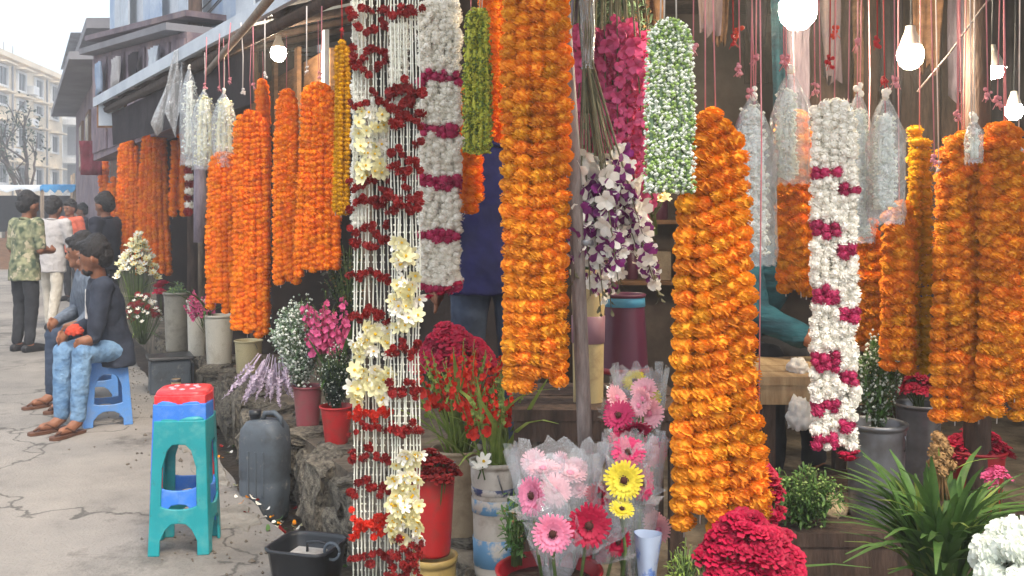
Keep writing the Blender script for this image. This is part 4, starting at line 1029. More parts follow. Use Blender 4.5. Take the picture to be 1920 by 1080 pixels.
# buckets along the ledge
LZ = .226
bucket('bucket', 'grey dented bucket holding grey-green stems by the black box', 331, 652, 8.1, 110, 23, 19, 'bucket_grey', zb=LZ)
bucket('bucket', 'tall narrow white bucket beside the dented grey one', 369, 668, 7.7, 108, 18, 15, 'bucket_white', zb=LZ, handle=False)
bucket('bucket', 'white bucket with a thick rim below the pink gladioli', 411, 682, 7.25, 96, 26, 22, 'bucket_white', zb=LZ, ribs=(.85, .8))
bucket('bucket', 'low cream bucket behind the longest orange bundle', 466, 672, 6.9, 62, 25, 22, 'bucket_cream', zb=LZ)
bucket('flower_pot', 'dusty rose tapered pot under the gypsophila bunch', 577, 792, 5.0, 84, 27, 20, 'bucket_rose', zb=LZ, handle=False, cat='pot')
bucket('flower_pot', 'bright red plastic pot with dark greenery on the stone ledge', 631, 838, 4.6, 80, 30, 20, 'bucket_red', zb=LZ, handle=False, cat='pot', ribs=(.9,))
bucket('bucket', 'beige upturned tub under the red bucket', 812, 1250, 2.86, 280, 42, 52, 'yellow_plastic', zb=-.138, handle=False)
bucket('bucket', 'red bucket of dark roses set on a beige tub', 812, 1046, 2.86, 158, 42, 32, 'bucket_red', zb=.322, handle=False)
bucket('paint_drum', 'dirty beige ribbed drum holding red gladioli', 858, 1012, 3.3, 168, 46, 42, 'drum_beige', ribs=(.9, .82, .4), zb=LZ, cat='drum')
bucket('bucket', 'whitish bucket with faded blue stripes at the corner of the ledge', 928, 1090, 2.95, 215, 44, 38, 'bucket_pale', [(.56, .68, 'stripe_blue'), (.1, .34, 'stripe_blue'), (.72, .78, 'stripe_navy')], ribs=(.92, .86), zb=LZ)
# black box with a tin on it, near the seated man
c = W(318, 738, 7.4); c.z = -.1
t = thing('black_box', 'grey and black jerrycan-like box standing in the gutter by the ledge', 'box', c, R(25))
b = B(); b.box((0, 0, .18), (.3, .26, .36)); bevel(b.build('body', 'jerry_grey', t), .02, 2)
b = B(); b.box((0, 0, .374), (.34, .29, .028), jit=.006); bevel(b.build('lid', 'black_plastic', t), .008)
b = B(); b.box((.162, -.02, .2), (.02, .22, .26)); b.build('flap', 'black_plastic', t)
c = W(330, 716, 7.0); c.z = -.136
t = thing('tin_can', 'small rusty tin can beside the black box', 'can', c); b = B(); b.lathe([(.03, 0), (.035, .005), (.035, .3), (.03, .3), (.03, .02)], 14); b.build('body', 'pale_wood', t)
b = B(); b.lathe([(.036, .28), (.038, .285), (.038, .298), (.036, .303)], 14); b.build('rim', 'steel', t)

# grey jerrycan
c = W(497, 922, 4.62); c.z = -.136
t = thing('jerrycan', 'scuffed grey plastic jerrycan standing in the gutter', 'jerrycan', c, R(-14))
def rbox(prof, ex=4, n=28):
    b = B(); vs = []
    for (wx, wy, z) in prof:
        for j in range(n):
            a = 2 * math.pi * j / n; e = 1 / (abs(math.cos(a)) ** ex + abs(math.sin(a)) ** ex) ** (1 / ex)
            vs.append((math.cos(a) * e * wx, math.sin(a) * e * wy, z))
    b.add(vs, [(i * n + j, i * n + (j + 1) % n, (i + 1) * n + (j + 1) % n, (i + 1) * n + j) for i in range(len(prof) - 1) for j in range(n)] + [tuple(range(n - 1, -1, -1)), tuple(range((len(prof) - 1) * n, len(prof) * n))], 0, True)
    return b
hj = .53
rbox([(.07, .06, 0), (.1, .085, .015), (.108, .092, .05), (.112, .095, .2), (.108, .092, .215), (.113, .096, .23), (.113, .096, .4), (.106, .09, .455), (.085, .07, .49), (.05, .045, .5)]).build('body', 'jerry_grey', t)
b = B(); b.lathe([(.026, .495), (.026, .515), (.03, .516), (.03, .54), (.001, .543)], 14, c=(-.055, 0, 0)); b.build('cap', 'black_plastic', t)
b = B(); b.tube([(-.015, 0, .49), (0, 0, .53), (.05, 0, .535), (.085, 0, .51), (.09, 0, .46)], .013, 8); b.build('handle', 'jerry_grey', t)
for k in range(3):
    b = B(); b.box((-.04 + k * .04, -.096, .25), (.012, .008, .22)); bevel(b.build('rib', 'jerry_grey', t), .003)

# black plastic basin, handled box at the bottom edge
c = W(585, 1076, 3.5); c.z = 0.0
t = thing('battery_crate', 'black and grey plastic carrier box with open top and ring handle by the gutter', 'box', (c.x, 3.42, 0), R(-16))
b = rbox([(.09, .085, .0), (.1, .095, .02), (.118, .112, .15), (.126, .12, .155), (.126, .12, .165), (.116, .11, .165), (.112, .106, .15), (.098, .092, .06)], 6); b.build('body', 'black_plastic', t)
b = B(); b.box((0, 0, .1), (.15, .13, .05)); bevel(b.build('inner_tray', 'jerry_grey', t), .01)
b = B(); b.box((0, .0, .128), (.12, .09, .008)); bevel(b.build('tray_lid', 'bucket_pale', t), .003)
b = B(); b.tube([(.0, -.0, .13), (.0, 0, .165), (.05, 0, .172), (.09, 0, .165)], .006, 6); b.build('handle', 'black_plastic', t)
b = B(); b.tube([(.125 + .03 * math.cos(q), -.05, .16 + .03 * math.sin(q)) for q in np.linspace(0, 6.28, 15)], .006, 6); b.build('ring_handle', 'jerry_grey', t)

# interior of the shop: containers, table
bucket('tube_container', 'tall beige ribbed tube with a mauve band standing on the shelf behind the pole', 1103, 760, 3.0, 256, 31, 28, 'tube_beige', [(.46, .66, 'band_mauve')], False, ribs=(.97, .9, .82, .78), cat='container')
bucket('tube_container', 'dark maroon tapered container with a bright blue rim band', 1170, 700, 3.15, 150, 37, 46, 'bucket_maroon', [(.84, .99, 'band_blue'), (.02, .09, 'bucket_crimson')], False, cat='container')
bucket('metal_bucket', 'tall dull metal bucket holding gypsophila', 1642, 990, 2.9, 200, 53, 47, 'steel', (), True, ribs=(.9, .5))
bucket('metal_bucket', 'dull metal bucket with small red flowers behind the dried flowers', 1722, 905, 3.3, 150, 40, 34, 'steel', (), True, ribs=(.9, .5))
bucket('bucket', 'wide dark red bucket under the gerbera bunch', 1030, 1205, 2.25, 140, 96, 76, 'bucket_crimson', (), False, ribs=(.96,))
def table(name, label, x0, x1, y0, y1, ztop, mat, legm='dark_wood', apron=.06, th=.03):
    t = thing(name, label, 'table', ((x0 + x1) / 2, (y0 + y1) / 2, .225)); w, d, h = x1 - x0, y1 - y0, ztop - .225
    k = max(1, int(d / .12))
    for i in range(k):
        b = B(); b.box((0, -d / 2 + d * (i + .5) / k, h - th / 2 + U(-.002, .002)), (w, d / k - .004, th)); b.build('plank', mat, t)
    b = B(); b.box((0, -d / 2 + .02, h - th - apron / 2 - .001), (w * .98, .025, apron)); b.build('apron', mat, t)
    for sx in (-1, 1):
        for sy in (-1, 1):
            b = B(); b.box((sx * (w / 2 - .04), sy * (d / 2 - .05), (h - th) / 2), (.045, .045, h - th - .002)); b.build('leg', legm, t)
    return t
a = W(1425, 706, 3.3); c = W(1545, 706, 3.3)
table('wooden_counter', 'pale wooden counter plank beside the large marigold garland', a.x, c.x + .25, 3.3, 3.8, a.z, 'pale_wood', apron=.07)
a = W(1485, 992, 2.78); table('display_bench', 'low dark wooden bench under the metal bucket and the sack', a.x - .1, 1.65, 2.74, 3.45, a.z, 'dark_wood', apron=.09, th=.04)
a = W(950, 742, 2.9); table('display_shelf', 'dark shelf bench behind the gerberas', -.0, .55, 2.85, 3.35, W(0, 758, 2.95).z, 'dark_wood', th=.035)
a = W(950, 1180, 2.25); table('front_stand', 'low dark stand at the shop front under the flower buckets', -.08, 1.75, 2.02, 2.55, a.z - .002, 'dark_wood', th=.03)
# post like a trunk at the edge
c = W(1893, 800, 2.75); t = thing('shop_post', 'thick reddish brown wooden post under the cut-off orange bundle', 'post', (c.x, 2.95, .225))
b = B(); b.tube([(0, 0, 0), (.005, 0, .6), (0, 0, 1.2), (.01, 0, 2.2)], [.042, .04, .041, .038], 10); b.build('shaft', 'dark_wood', t)
# paper bag, sack
def lump(name, label, c, sc, mat, cat, seed=0, rot=0):
    bb = bmesh.new(); bmesh.ops.create_icosphere(bb, subdivisions=4, radius=1)
    for v in bb.verts:
        p = v.co.copy(); q = 1 + .3 * abs(mnoise.noise(p * 1.8 + Vector((seed, 0, 0)))) * 1.6 - .25 + .2 * abs(mnoise.noise(p * 4.2 + Vector((0, seed, 0))))
        v.co = Vector((p.x * sc[0], p.y * sc[1], max(p.z, -.6) * sc[2])) * q
    for f in bb.faces: f.smooth = True
    me = bpy.data.meshes.new(name); bb.to_mesh(me); bb.free(); me.materials.append(MATS[mat])
    o = put(name, me, None, c, (0, 0, rot)); tag(o, label, cat); return o
lump('paper_bag', 'crumpled white paper bag on the wooden counter', W(1497, 690, 3.42), (.04, .05, .04), 'paper', 'bag', 3)
lump('paper_bag', 'crumpled white bag hanging below the counter beside the banded garland', W(1500, 780, 3.26), (.05, .04, .075), 'paper', 'bag', 5)
lump('sack', 'tied tan cloth sack lying among greenery on the low bench', W(1556, 955, 2.95), (.06, .07, .055), 'sack', 'sack', 8)

# bulbs
def bulb(label, px, py, Y, r, mat='bulb_glow', cap=False, shape=1.1):
    c = W(px, py, Y); t = thing('light_bulb', label, 'bulb', c, 0, 'lit bulbs in the shop')
    b = B(); b.lathe([(.001, -r * shape), (r * .5, -r * shape * .9), (r * .87, -r * .6), (r, -r * .05), (r * .97, r * .35), (r * .8, r * .75)], 28, close=False); b.build('glass', mat, t)
    b = B(); b.lathe([(r * .82, r * .74), (r * .7, r * 1.25), (r * .42, r * 1.9), (r * .36, r * 2.3), (.001, r * 2.32)], 18); b.build('neck', 'bulb_neck', t)
    if cap:
        b = B(); b.lathe([(r * 1.25, r * .2), (r * 1.2, r * .3), (r * .5, r * 1.7), (r * .45, r * 1.7), (r * 1.15, r * .25)], 20); b.build('shade', 'bulb_neck', t)
    b = B(); b.tube([(0, 0, r * 2.3), (.006, 0, (2.4 - c.z) * .5), (0, 0, 2.42 - c.z)], .0028, 5); b.build('cord', 'black_plastic', t)
bulb('largest glowing bulb at the top edge over the sleeved garlands', 1496, 18, 3.0, .06)
bulb('glowing bulb with a pale neck above the yellow garland', 1707, 104, 3.0, .041)
bulb('half-shaded bulb above the edge of the broad orange bundles', 1859, 132, 3.05, .036, cap=True, shape=.8)
bulb('bluish white bulb low at the picture edge behind an orange bundle', 1901, 208, 3.3, .03, 'lamp_cool')
bulb('tiny warm bulb beside the grey pole', 1075, 116, 4.6, .026)
bulb('tiny cool bulb above the pink gladioli', 1189, 84, 4.9, .024, 'lamp_cool')
bulb('dim warm lamp under the tin awning beside the cream panel', 522, 100, 6.1, .05)

# loose strings and knots hanging above the sleeved garlands
LS = [(1388, 130, 'string_pink', 2.3), (1408, 170, 'string_pink', 2.4), (1470, 110, 'string_pink', 2.45), (1528, 165, 'string_pink', 2.5), (1556, 115, 'string_red', 2.4), (1566, 60, 'knot_orange', 2.45), (1645, 75, 'string_red', 2.4), (1678, 150, 'string_pink', 2.5),
      (1752, 300, 'string_pink', 2.6), (1760, 310, 'string_white', 2.7), (1795, 215, 'string_pink', 2.6), (1822, 240, 'string_white', 2.55), (1852, 175, 'string_pink', 2.5), (1870, 190, 'string_pink', 2.6), (1300, 90, 'string_pink', 2.3), (1385, 60, 'knot_orange', 2.5), (1910, 270, 'string_white', 2.6), (1375, 75, 'string_red', 2.6),
      (430, 150, 'string_pink', 5.2), (455, 170, 'string_white', 5.2), (475, 160, 'string_pink', 5.3), (385, 160, 'string_pink', 5.6), (412, 165, 'string_pink', 5.5), (497, 140, 'string_white', 5.1), (575, 130, 'string_white', 4.8), (600, 140, 'string_pink', 4.8)]
WHERE = ['ending just over the long sleeved garland', 'ending lower beside the long sleeved garland', 'just under the largest bulb', 'directly over the banded white garland', 'between the banded garland and the largest bulb', 'with the brightest orange knot beside the largest bulb',
         'above the wide open sleeve', 'just beside the bulb with the pale neck', 'dropping low between the yellow and the broad orange garland', 'beside the lowest pink one near the yellow garland', 'before the planks left of the half-shaded bulb', 'ending over the tiny folded garland', 'just below the half-shaded bulb',
         'between the half-shaded and the bluish bulb', 'over the top of the large golden garland', 'in front of the grey back wall', 'at the very edge of the picture beside the bluish bulb', 'against the beam over the grey back wall',
         'over the middle of the longest orange bundle', 'over the near edge of the longest orange bundle', 'over the strand under the cream panel', 'over the close pair of sleeves', 'between the pair of sleeves and the longest bundle', 'just beside the dim warm lamp', 'over the full rounded orange bundle', 'nearest the yellow garland']
for i, (px, py, mt, Y) in enumerate(LS):
    cn = {'string_pink': 'pink', 'string_red': 'red', 'knot_orange': 'orange', 'string_white': 'white'}[mt]
    c = W(px, py, Y); t = thing('loose_string', 'loose %s string %s' % (cn, WHERE[i]), 'string', c, 0, 'loose strings in the shop' if px > 900 else 'loose strings under the awning')
    b = B(); b.tube([(0, 0, 0), (U(-.01, .01), 0, (2.45 - c.z) * .5), (U(-.01, .01), 0, 2.45 - c.z)], .0018 * (1 if px > 900 else 1.8), 5); b.build('cord', mt, t)
    b = B(); kr = .011 if px > 900 else .012
    for j in range(9): b.ball((U(-1, 1) * kr * .8, U(-1, 1) * kr * .6, U(-1.6, 1.2) * kr), kr * U(.3, .6), 0, 6, 4)
    for j in range(5): b.tube([(0, 0, 0), (U(-1, 1) * kr * 1.3, U(-1, 1) * kr, -kr * U(1, 2.6))], kr * .09, 4)
    b.build('knot', mt, t)
c0 = W(1838, 20, 2.9); c1 = W(1720, 172, 2.9); t = thing('slack_cord', 'grey cord slung diagonally behind the bulbs', 'cord', c1)
b = B(); v = c0 - c1; b.tube([Vector((0, 0, 0)), v * .5 + Vector((0, 0, -.01)), v, v * 1.6], .003, 5); b.build('line', 'grey_pole', t)

# torn plastic sheet under the awning
c = W(335, 165, 7.0); b = B(); n = 12
for i in range(n):
    for j in range(10):
        f = i / (n - 1); g = j / 9; w = .05 + .14 * g
        b.v.append(((f - .5) * w * 1.5 - .05 * g, .05 * math.sin(i * 1.7 + j * .5), -g * (.55 + .1 * math.sin(i * 1.3)) + .28))
for i in range(n - 1):
    for j in range(9): b.f.append((i * 10 + j, i * 10 + j + 1, (i + 1) * 10 + j + 1, (i + 1) * 10 + j)); b.mi.append(0); b.sm.append(True)
tag(b.build('plastic_sheet', 'milky_film', None, c), 'torn milky plastic sheet hanging under the tin awning', 'sheet')
# pale hanging cloth strip and small red and white lantern string in the far stall
c = W(374, 372, 7.4); b = B(); b.tube([(0, 0, .3), (.01, 0, 0), (0, 0, -.35)], [.04, .055, .045], 9); tag(b.build('rolled_cloth', 'mauve_cloth', None, c), 'rolled greyish cloth hanging beside the long orange bundles', 'cloth')
c = W(354, 300, 8.4); t = thing('rose_garland', 'short garland of alternating red and white roses in the far stall', 'garland', c)
b = B(); b.tube([(0, 0, .95), (0, 0, -.48)], .004, 4); b.build('strand', 'string_white', t)
for k in range(8): put('bloom', random.choice(RED if k % 2 else WHITE), t, (U(-.01, .01), U(-.01, .01), -.03 - k * .062), (U(0, 6), U(0, 6), 0), .042)

# ================================================================ BUNCHES OF FLOWERS
def disc(n, rr):
    for i in range(n):
        q = math.sqrt((i + .5) / n); a = i * 2.39996 + rr.uniform(-.25, .25); yield q * math.cos(a), q * math.sin(a), q
def bunch(name, label, base, n, h, rx, ry, lib, size, part='flower_head', stem='stem_green', sr=.0025, dome=.3, lean=(0, 0), leaf=None, nleaf=0, group=None, cat='flowers', face=.0, seed=1, neck=.3, leafsc=1, mixlib=None, mix=0):
    rr = random.Random(seed); t = thing(name, label, cat, base, 0, group); sb = B()
    for x, y, q in disc(n, rr):
        tip = Vector((rx * x + lean[0], ry * y + lean[1], h * (1 - dome * q * q) * rr.uniform(.88, 1.06)))
        b0 = Vector((x * .02, y * .02, 0)); mid = b0.lerp(tip, .55) * 1; mid.x *= neck * 1.4; mid.y *= neck * 1.4
        sb.tube([b0, mid, tip], sr, 5)
        d = Vector((tip.x - mid.x, tip.y - mid.y, (tip.z - mid.z) * .8)).normalized() + Vector((0, -face, 0)) + Vector((rr.gauss(0, .15), rr.gauss(0, .15), 0))
        o = put(part, rr.choice(mixlib if mixlib and rr.random() < mix else lib), t, tip, None, size * rr.uniform(.85, 1.15)); o.rotation_mode = 'QUATERNION'
        o.rotation_quaternion = quat_to(d) @ Quaternion((0, 0, 1), rr.uniform(0, 6.28))
    sb.build('stems', stem, t)
    for k in range(nleaf):
        a = rr.uniform(0, 6.28); e = rr.uniform(.1, .8)
        put('leaf', rr.choice(leaf), t, (rr.gauss(0, rx * .2), rr.gauss(0, ry * .2), h * rr.uniform(.0, .5)), (0, e * .9, a), leafsc * rr.uniform(.7, 1.2))
    return t
def spikes(name, label, base, n, lib, scale, spread, part='flower_spike', down=False, lean=(0, 0), group=None, seed=1, cat='flowers', leaf=None, nleaf=0, off=.02, leafsc=1, mixlib=None, mix=0, ysq=1):
    rr = random.Random(seed); t = thing(name, label, cat, base, 0, group)
    for x, y, q in disc(n, rr):
        d = Vector((x * spread + lean[0], y * spread * ysq + lean[1], -1 if down else 1)); 
        o = put(part, rr.choice(mixlib if mixlib and rr.random() < mix else lib), t, (x * off, y * off, rr.uniform(-.03, .03)), None, scale * rr.uniform(.85, 1.15)); o.rotation_mode = 'QUATERNION'
        o.rotation_quaternion = quat_to(d) @ Quaternion((0, 0, 1), rr.uniform(0, 6.28))
    for k in range(nleaf):
        a = rr.uniform(0, 6.28); put('leaf', rr.choice(leaf), t, (rr.gauss(0, .02), rr.gauss(0, .02), rr.uniform(0, .1)), (R(180) if down else 0, rr.uniform(.05, .6), a), leafsc * rr.uniform(.7, 1.25))
    return t
def spray(name, label, base, h, rx, ry, n, sz, mats, nst=60, seed=1, dome=.5, down=False, cat='flowers', group=None, lean=(0, 0), bottom=.35, leafy=0, leafm='leaf_sage'):
    """airy bunch: fine stems, buds too small to count"""
    rr = random.Random(seed); t = thing(name, label, cat, base, 0, group); sb, bb = B(), B(); sg = -1 if down else 1
    tips = []
    for x, y, q in disc(nst, rr):
        tip = Vector((rx * x * .9 + lean[0], ry * y * .9 + lean[1], sg * h * (1 - dome * q * q) * rr.uniform(.8, 1))); tips.append(tip)
        m_ = tip * .5; m_.x *= .6; m_.y *= .6; sb.tube([Vector((x * .015, y * .015, 0)), m_, tip], .0012 + .0006 * (h > .3), 4)
    for k in range(n):
        tp = rr.choice(tips); f = 1 - rr.random() ** 1.6 * (1 - bottom); c = Vector((tp.x * f ** .8, tp.y * f ** .8, tp.z * f)) + Vector((rr.gauss(0, .1 * rx), rr.gauss(0, .1 * ry), rr.gauss(0, .04 * h)))
        bb.octa(c, sz * rr.uniform(.6, 1.3), 0 if rr.random() < .62 else 1)
    sb.build('stems', 'stem_green', t); tag(bb.build('blossoms', mats, t), kind='stuff')
    if leafy:
        lb = B()
        for k in range(leafy):
            tp = rr.choice(tips); f = rr.uniform(.25, 1); c = Vector((tp.x * f ** .8, tp.y * f ** .8, tp.z * f)) + Vector((rr.gauss(0, .08 * rx), rr.gauss(0, .08 * ry), 0))
            d = Vector((rr.gauss(0, 1), rr.gauss(0, 1), rr.gauss(.3, .8))); lb.petal(c, d, (d.y, -d.x, .2), sz * rr.uniform(4, 8), sz * 1.6, 0, .15, .25)
        tag(lb.build('foliage', leafm, t), kind='stuff')
    return t
def base_at(px, py, Y, z=None):
    p = W(px, py, Y)
    if z is not None: p.z = z
    return p
# ---- along the ledge
bunch('lily_bunch', 'bunch of pale yellow and white flowers beside the seated men', base_at(258, 650, 9.0, .23), 90, .95, .19, .16, LILY, .045, dome=.35, leaf=BL_LIGHT, nleaf=14, face=.5, neck=.7, mixlib=LILYW, mix=.45, seed=2)
bunch('speckled_bunch', 'low bunch of white and wine-red flowers in front of the pale yellow bunch', base_at(268, 655, 8.5, .23), 60, .45, .17, .12, REDROSE, .024, dome=.5, face=.7, neck=.8, mixlib=LILYW, mix=.5, seed=4, leaf=BL_GREEN, nleaf=10, leafsc=.6)
bunch('red_rose', 'single dark red rose head above the dented grey bucket', base_at(302, 600, 8.3, .5), 3, .33, .04, .03, CRIMSON, .05, seed=3)
spray('green_bunch', 'small sage green bunch in the dented grey bucket', base_at(331, 560, 8.1, .6), .22, .1, .1, 500, .008, ['leaf_sage', 'gyp_green'], 40, leafy=200)
spikes('gladiolus_bunch', 'hot pink gladiolus bunch standing in the white buckets', base_at(388, 612, 7.3, .5), 14, GLAD_PINK, .55, .5, lean=(-.25, 0), seed=6, leaf=BL_GREEN, nleaf=6)
spray('lilac_base', 'drooping lilac flower bunch over the grey jerrycan', base_at(510, 655, 5.05), .42, .15, .12, 60, .008, ['lilac_petal', 'lilac_petal'], 20, down=True, dome=.4, lean=(-.05, -.02)) if False else None
spikes('lilac_bunch', 'drooping silvery lilac flower bunch over the grey jerrycan', base_at(508, 672, 5.0), 30, LILAC, .82, .75, down=True, lean=(-.18, -.25), seed=5, off=.09)
spray('gypsophila_bunch', 'round white and sage gypsophila bunch in the dusty rose pot', base_at(562, 725, 4.95), .47, .165, .14, 2800, .0068, ['bud_white', 'leaf_sage'], 90, dome=.35, seed=8, bottom=.12, leafy=500)
spikes('gladiolus_bunch', 'upright pink gladiolus spikes behind the gypsophila', base_at(628, 742, 4.85), 10, GLAD_PINK, .95, .12, lean=(-.1, 0), seed=9, leaf=BL_GREEN, nleaf=8, off=.05)
spray('dark_greenery', 'dark leafy greenery with small pale buds in the bright red pot', base_at(630, 775, 4.6), .36, .1, .1, 420, .0045, ['bud_white', 'leaf_dark'], 60, dome=.4, seed=10, bottom=.2, leafy=1600, leafm='leaf_dark')
spray('dry_stems', 'tangle of brown-green stems hanging behind the orange bundles', base_at(655, 640, 5.0), .55, .16, .1, 300, .006, ['leaf_dark', 'dried'], 70, dome=.3, seed=11, leafy=500, leafm='leaf_dark')
bunch('crimson_bunch', 'dense mass of bright crimson roses behind the red gladioli', base_at(848, 790, 3.7), 90, .36, .15, .12, CRIMSON, .034, dome=.35, face=.4, neck=.8, seed=12)
spikes('gladiolus_bunch', 'red gladioli with long yellow-green buds and leaves in the beige drum', base_at(862, 872, 3.28), 20, GLAD_RED, .78, .5, seed=13, leaf=BL_LIGHT, nleaf=30, mixlib=GLAD_BUD, mix=.35, lean=(.02, -.12), ysq=.6)
spikes('gladiolus_bunch', 'red gladioli with pale buds leaning from the striped bucket', base_at(930, 905, 2.95), 12, GLAD_RED, .72, .4, seed=14, leaf=BL_LIGHT, nleaf=18, mixlib=GLAD_BUD, mix=.5, lean=(-.1, -.05))
bunch('white_bloom', 'single white blossom on the rim of the striped bucket', base_at(903, 900, 2.86), 2, .06, .012, .01, LILYW, .028, seed=5, face=1)
bunch('dark_rose_bunch', 'dark red roses wrapped in clear film in the red bucket', base_at(815, 985, 2.84), 26, .22, .065, .055, REDROSE, .024, dome=.35, seed=15, neck=.8)
# ---- near shop, back
spikes('gladiolus_bunch', 'large pink gladiolus bunch hanging head down behind the orchids', base_at(1140, -30, 2.82), 46, [spike('hot_pink_petal', i + 70, 30, .6, .036, .2, 'stem_dull', taper=.3) for i in range(4)], .8, .14, seed=16, down=True, off=.12)
t = spikes('orchid_bunch', 'purple and white orchid bunch hanging head down by the grey pole', base_at(1102, 130, 2.55), 22, ORCHID, .95, .19, seed=17, down=True, lean=(.13, 0), off=.014)
b = B()
for k in range(16): b.tube([(U(-.012, .012), U(-.012, .012), -.12), (U(-.02, .02), U(-.02, .02), .1), (U(-.04, .04), U(-.04, .04), .34)], .0025, 5)
b.build('stems', 'stem_dull', t)
b = B(); n = 18
for i in range(9):
    for j in range(n):
        a = 2 * math.pi * j / n; q = (.014 + .02 * (i / 8) ** 1.5) * (1 + .25 * math.sin(j * 2.3 + i)); b.v.append((q * math.cos(a), q * math.sin(a), .0 + i * .045))
for i in range(8):
    for j in range(n): b.f.append((i * n + j, i * n + (j + 1) % n, (i + 1) * n + (j + 1) % n, (i + 1) * n + j)); b.mi.append(0); b.sm.append(True)
b.build('plastic_wrap', 'clear_film', t)
spray('stem_bundle', 'dense bundle of dusty olive stems hung above the pink gladioli', base_at(1150, -90, 3.2), .5, .2, .1, 500, .006, ['leaf_sage', 'dried'], 90, down=True, dome=.2, seed=18, leafy=1100, leafm='leaf_sage')
bunch('cream_bunch', 'small cream and yellow flowers hanging beside the green gypsophila garland', base_at(1220, 440, 2.9), 22, .17, .045, .04, LILY, .024, dome=.3, seed=19, face=.6, leaf=BL_GREEN, nleaf=6, leafsc=.4)
spray('foliage_bunch', 'dark green leaves standing in the beige tube', base_at(1103, 515, 3.0), .16, .05, .05, 60, .004, ['leaf_green', 'leaf_dark'], 30, leafy=160, leafm='leaf_dark', seed=20)
# ---- near shop, front
GB = 'gerberas and roses at the front of the shop'
def gerb(label, px, py, Y, size, lib, face=(0, -1, .25), stem_to=None, cat='flower', wrap=True):
    c = W(px, py, Y); q = W(px + U(-12, 12) if stem_to is None else stem_to[0], 1090 if stem_to is None else stem_to[1], Y + .05); t = thing('gerbera', label, cat, q, 0, GB)
    b = B(); v = c - q; b.tube([Vector((0, 0, 0)), v * .5 + Vector((U(-.01, .01), .01, 0)), v * .9 + Vector((0, .015, 0)), v], .004, 6); b.build('stem', 'stem_green', t)
    o = put('flower_head', random.choice(lib), t, v, None, size); o.rotation_mode = 'QUATERNION'; o.rotation_quaternion = quat_to(face) @ Quaternion((0, 0, 1), U(0, 6))
    if wrap:
        b = B(); n = 24
        for i in range(6):
            f = i / 5
            for j in range(n):
                a = 2 * math.pi * j / n; qd = (.008 + size * 1.1 * f ** .8) * (1 + .22 * math.sin(j * 2.6 + i * .8) * f); b.v.append((qd * math.cos(a), qd * math.sin(a), (f - 1) * size * 2.6 + size * f * (.35 * math.sin(j * 3.7) + .3)))
        for i in range(5):
            for j in range(n): b.f.append((i * n + j, i * n + (j + 1) % n, (i + 1) * n + (j + 1) % n, (i + 1) * n + j)); b.mi.append(0); b.sm.append(True)
        w = b.build('cellophane', 'clear_film', t, v); w.rotation_mode = 'QUATERNION'; w.rotation_quaternion = quat_to((face[0], face[1] * .45, max(.5, face[2])))
GP = [gerbera('pink_petal', 'dark_centre', i) for i in range(2)]; GPP = [gerbera('pale_pink_petal', 'pink_petal', i + 3) for i in range(2)]
GC = [gerbera('crimson_petal', 'dark_centre', i + 5) for i in range(2)]; GY = [gerbera('lemon_petal', 'dark_centre', i + 7) for i in range(2)]; GM = [gerbera('magenta_petal', 'dark_centre', i + 9) for i in range(2)]
gerb('front pale pink gerbera with dark centre drooping over the red bucket rim', 1036, 1000, 2.12, .047, GP, (0, -1, -.05), (1046, 1120))
gerb('pink gerbera seen from the side above the drooping one', 998, 930, 2.18, .046, GP, (-.75, -.7, .15), (1020, 1110))
gerb('washed-out pale pink gerbera behind the front pink one', 1040, 920, 2.26, .042, GPP, (.1, -1, .5), (1030, 1110))
gerb('pale pink gerbera tilted upward in cellophane', 1018, 880, 2.32, .042, GPP, (-.1, -.35, 1), (1025, 1110))
gerb('pale pink gerbera seen flat from the side in cellophane', 1068, 888, 2.32, .042, GPP, (.15, -.35, 1), (1040, 1110))
gerb('large crimson gerbera beside the front pink one', 1104, 985, 2.14, .052, GC, (.1, -1, .1), (1085, 1120))
gerb('small crimson gerbera below the yellow one', 1158, 1015, 2.2, .036, GC, (.4, -.8, -.1), (1130, 1120))
gerb('lemon yellow gerbera with dark centre in cellophane', 1170, 900, 2.18, .046, GY, (-.15, -1, .1), (1165, 1110))
gerb('greenish yellow gerbera drooping below the lemon yellow one', 1166, 955, 2.16, .03, GY, (.1, -.5, .9), (1165, 1110))
gerb('magenta gerbera above the lemon yellow one', 1178, 848, 2.24, .042, GM, (-.1, -.8, .7), (1170, 1110))
gerb('magenta gerbera half hidden beside the lemon yellow one', 1202, 905, 2.24, .044, GM, (.6, -.7, .2), (1190, 1110))
gerb('yellow gerbera high in the bouquet beside the maroon container', 1214, 745, 2.5, .036, GY, (.0, -.9, .5), (1200, 1110))
gerb('pale yellow gerbera in the high bouquet', 1190, 715, 2.55, .034, GY, (-.2, -.8, .7), (1200, 1110))
gerb('dusty pink gerbera in the high bouquet', 1160, 765, 2.5, .04, GM, (-.3, -.8, .6), (1190, 1110))
gerb('white gerbera in the high bouquet', 1168, 722, 2.58, .034, GPP, (-.4, -.8, .6), (1195, 1110))
gerb('small white gerbera standing behind the crimson one', 1086, 920, 2.3, .028, GPP, (0, -.6, 1), (1080, 1110))
gerb('rose red gerbera behind the large crimson one', 1125, 930, 2.28, .036, GC, (.0, -.7, .6), (1110, 1110))
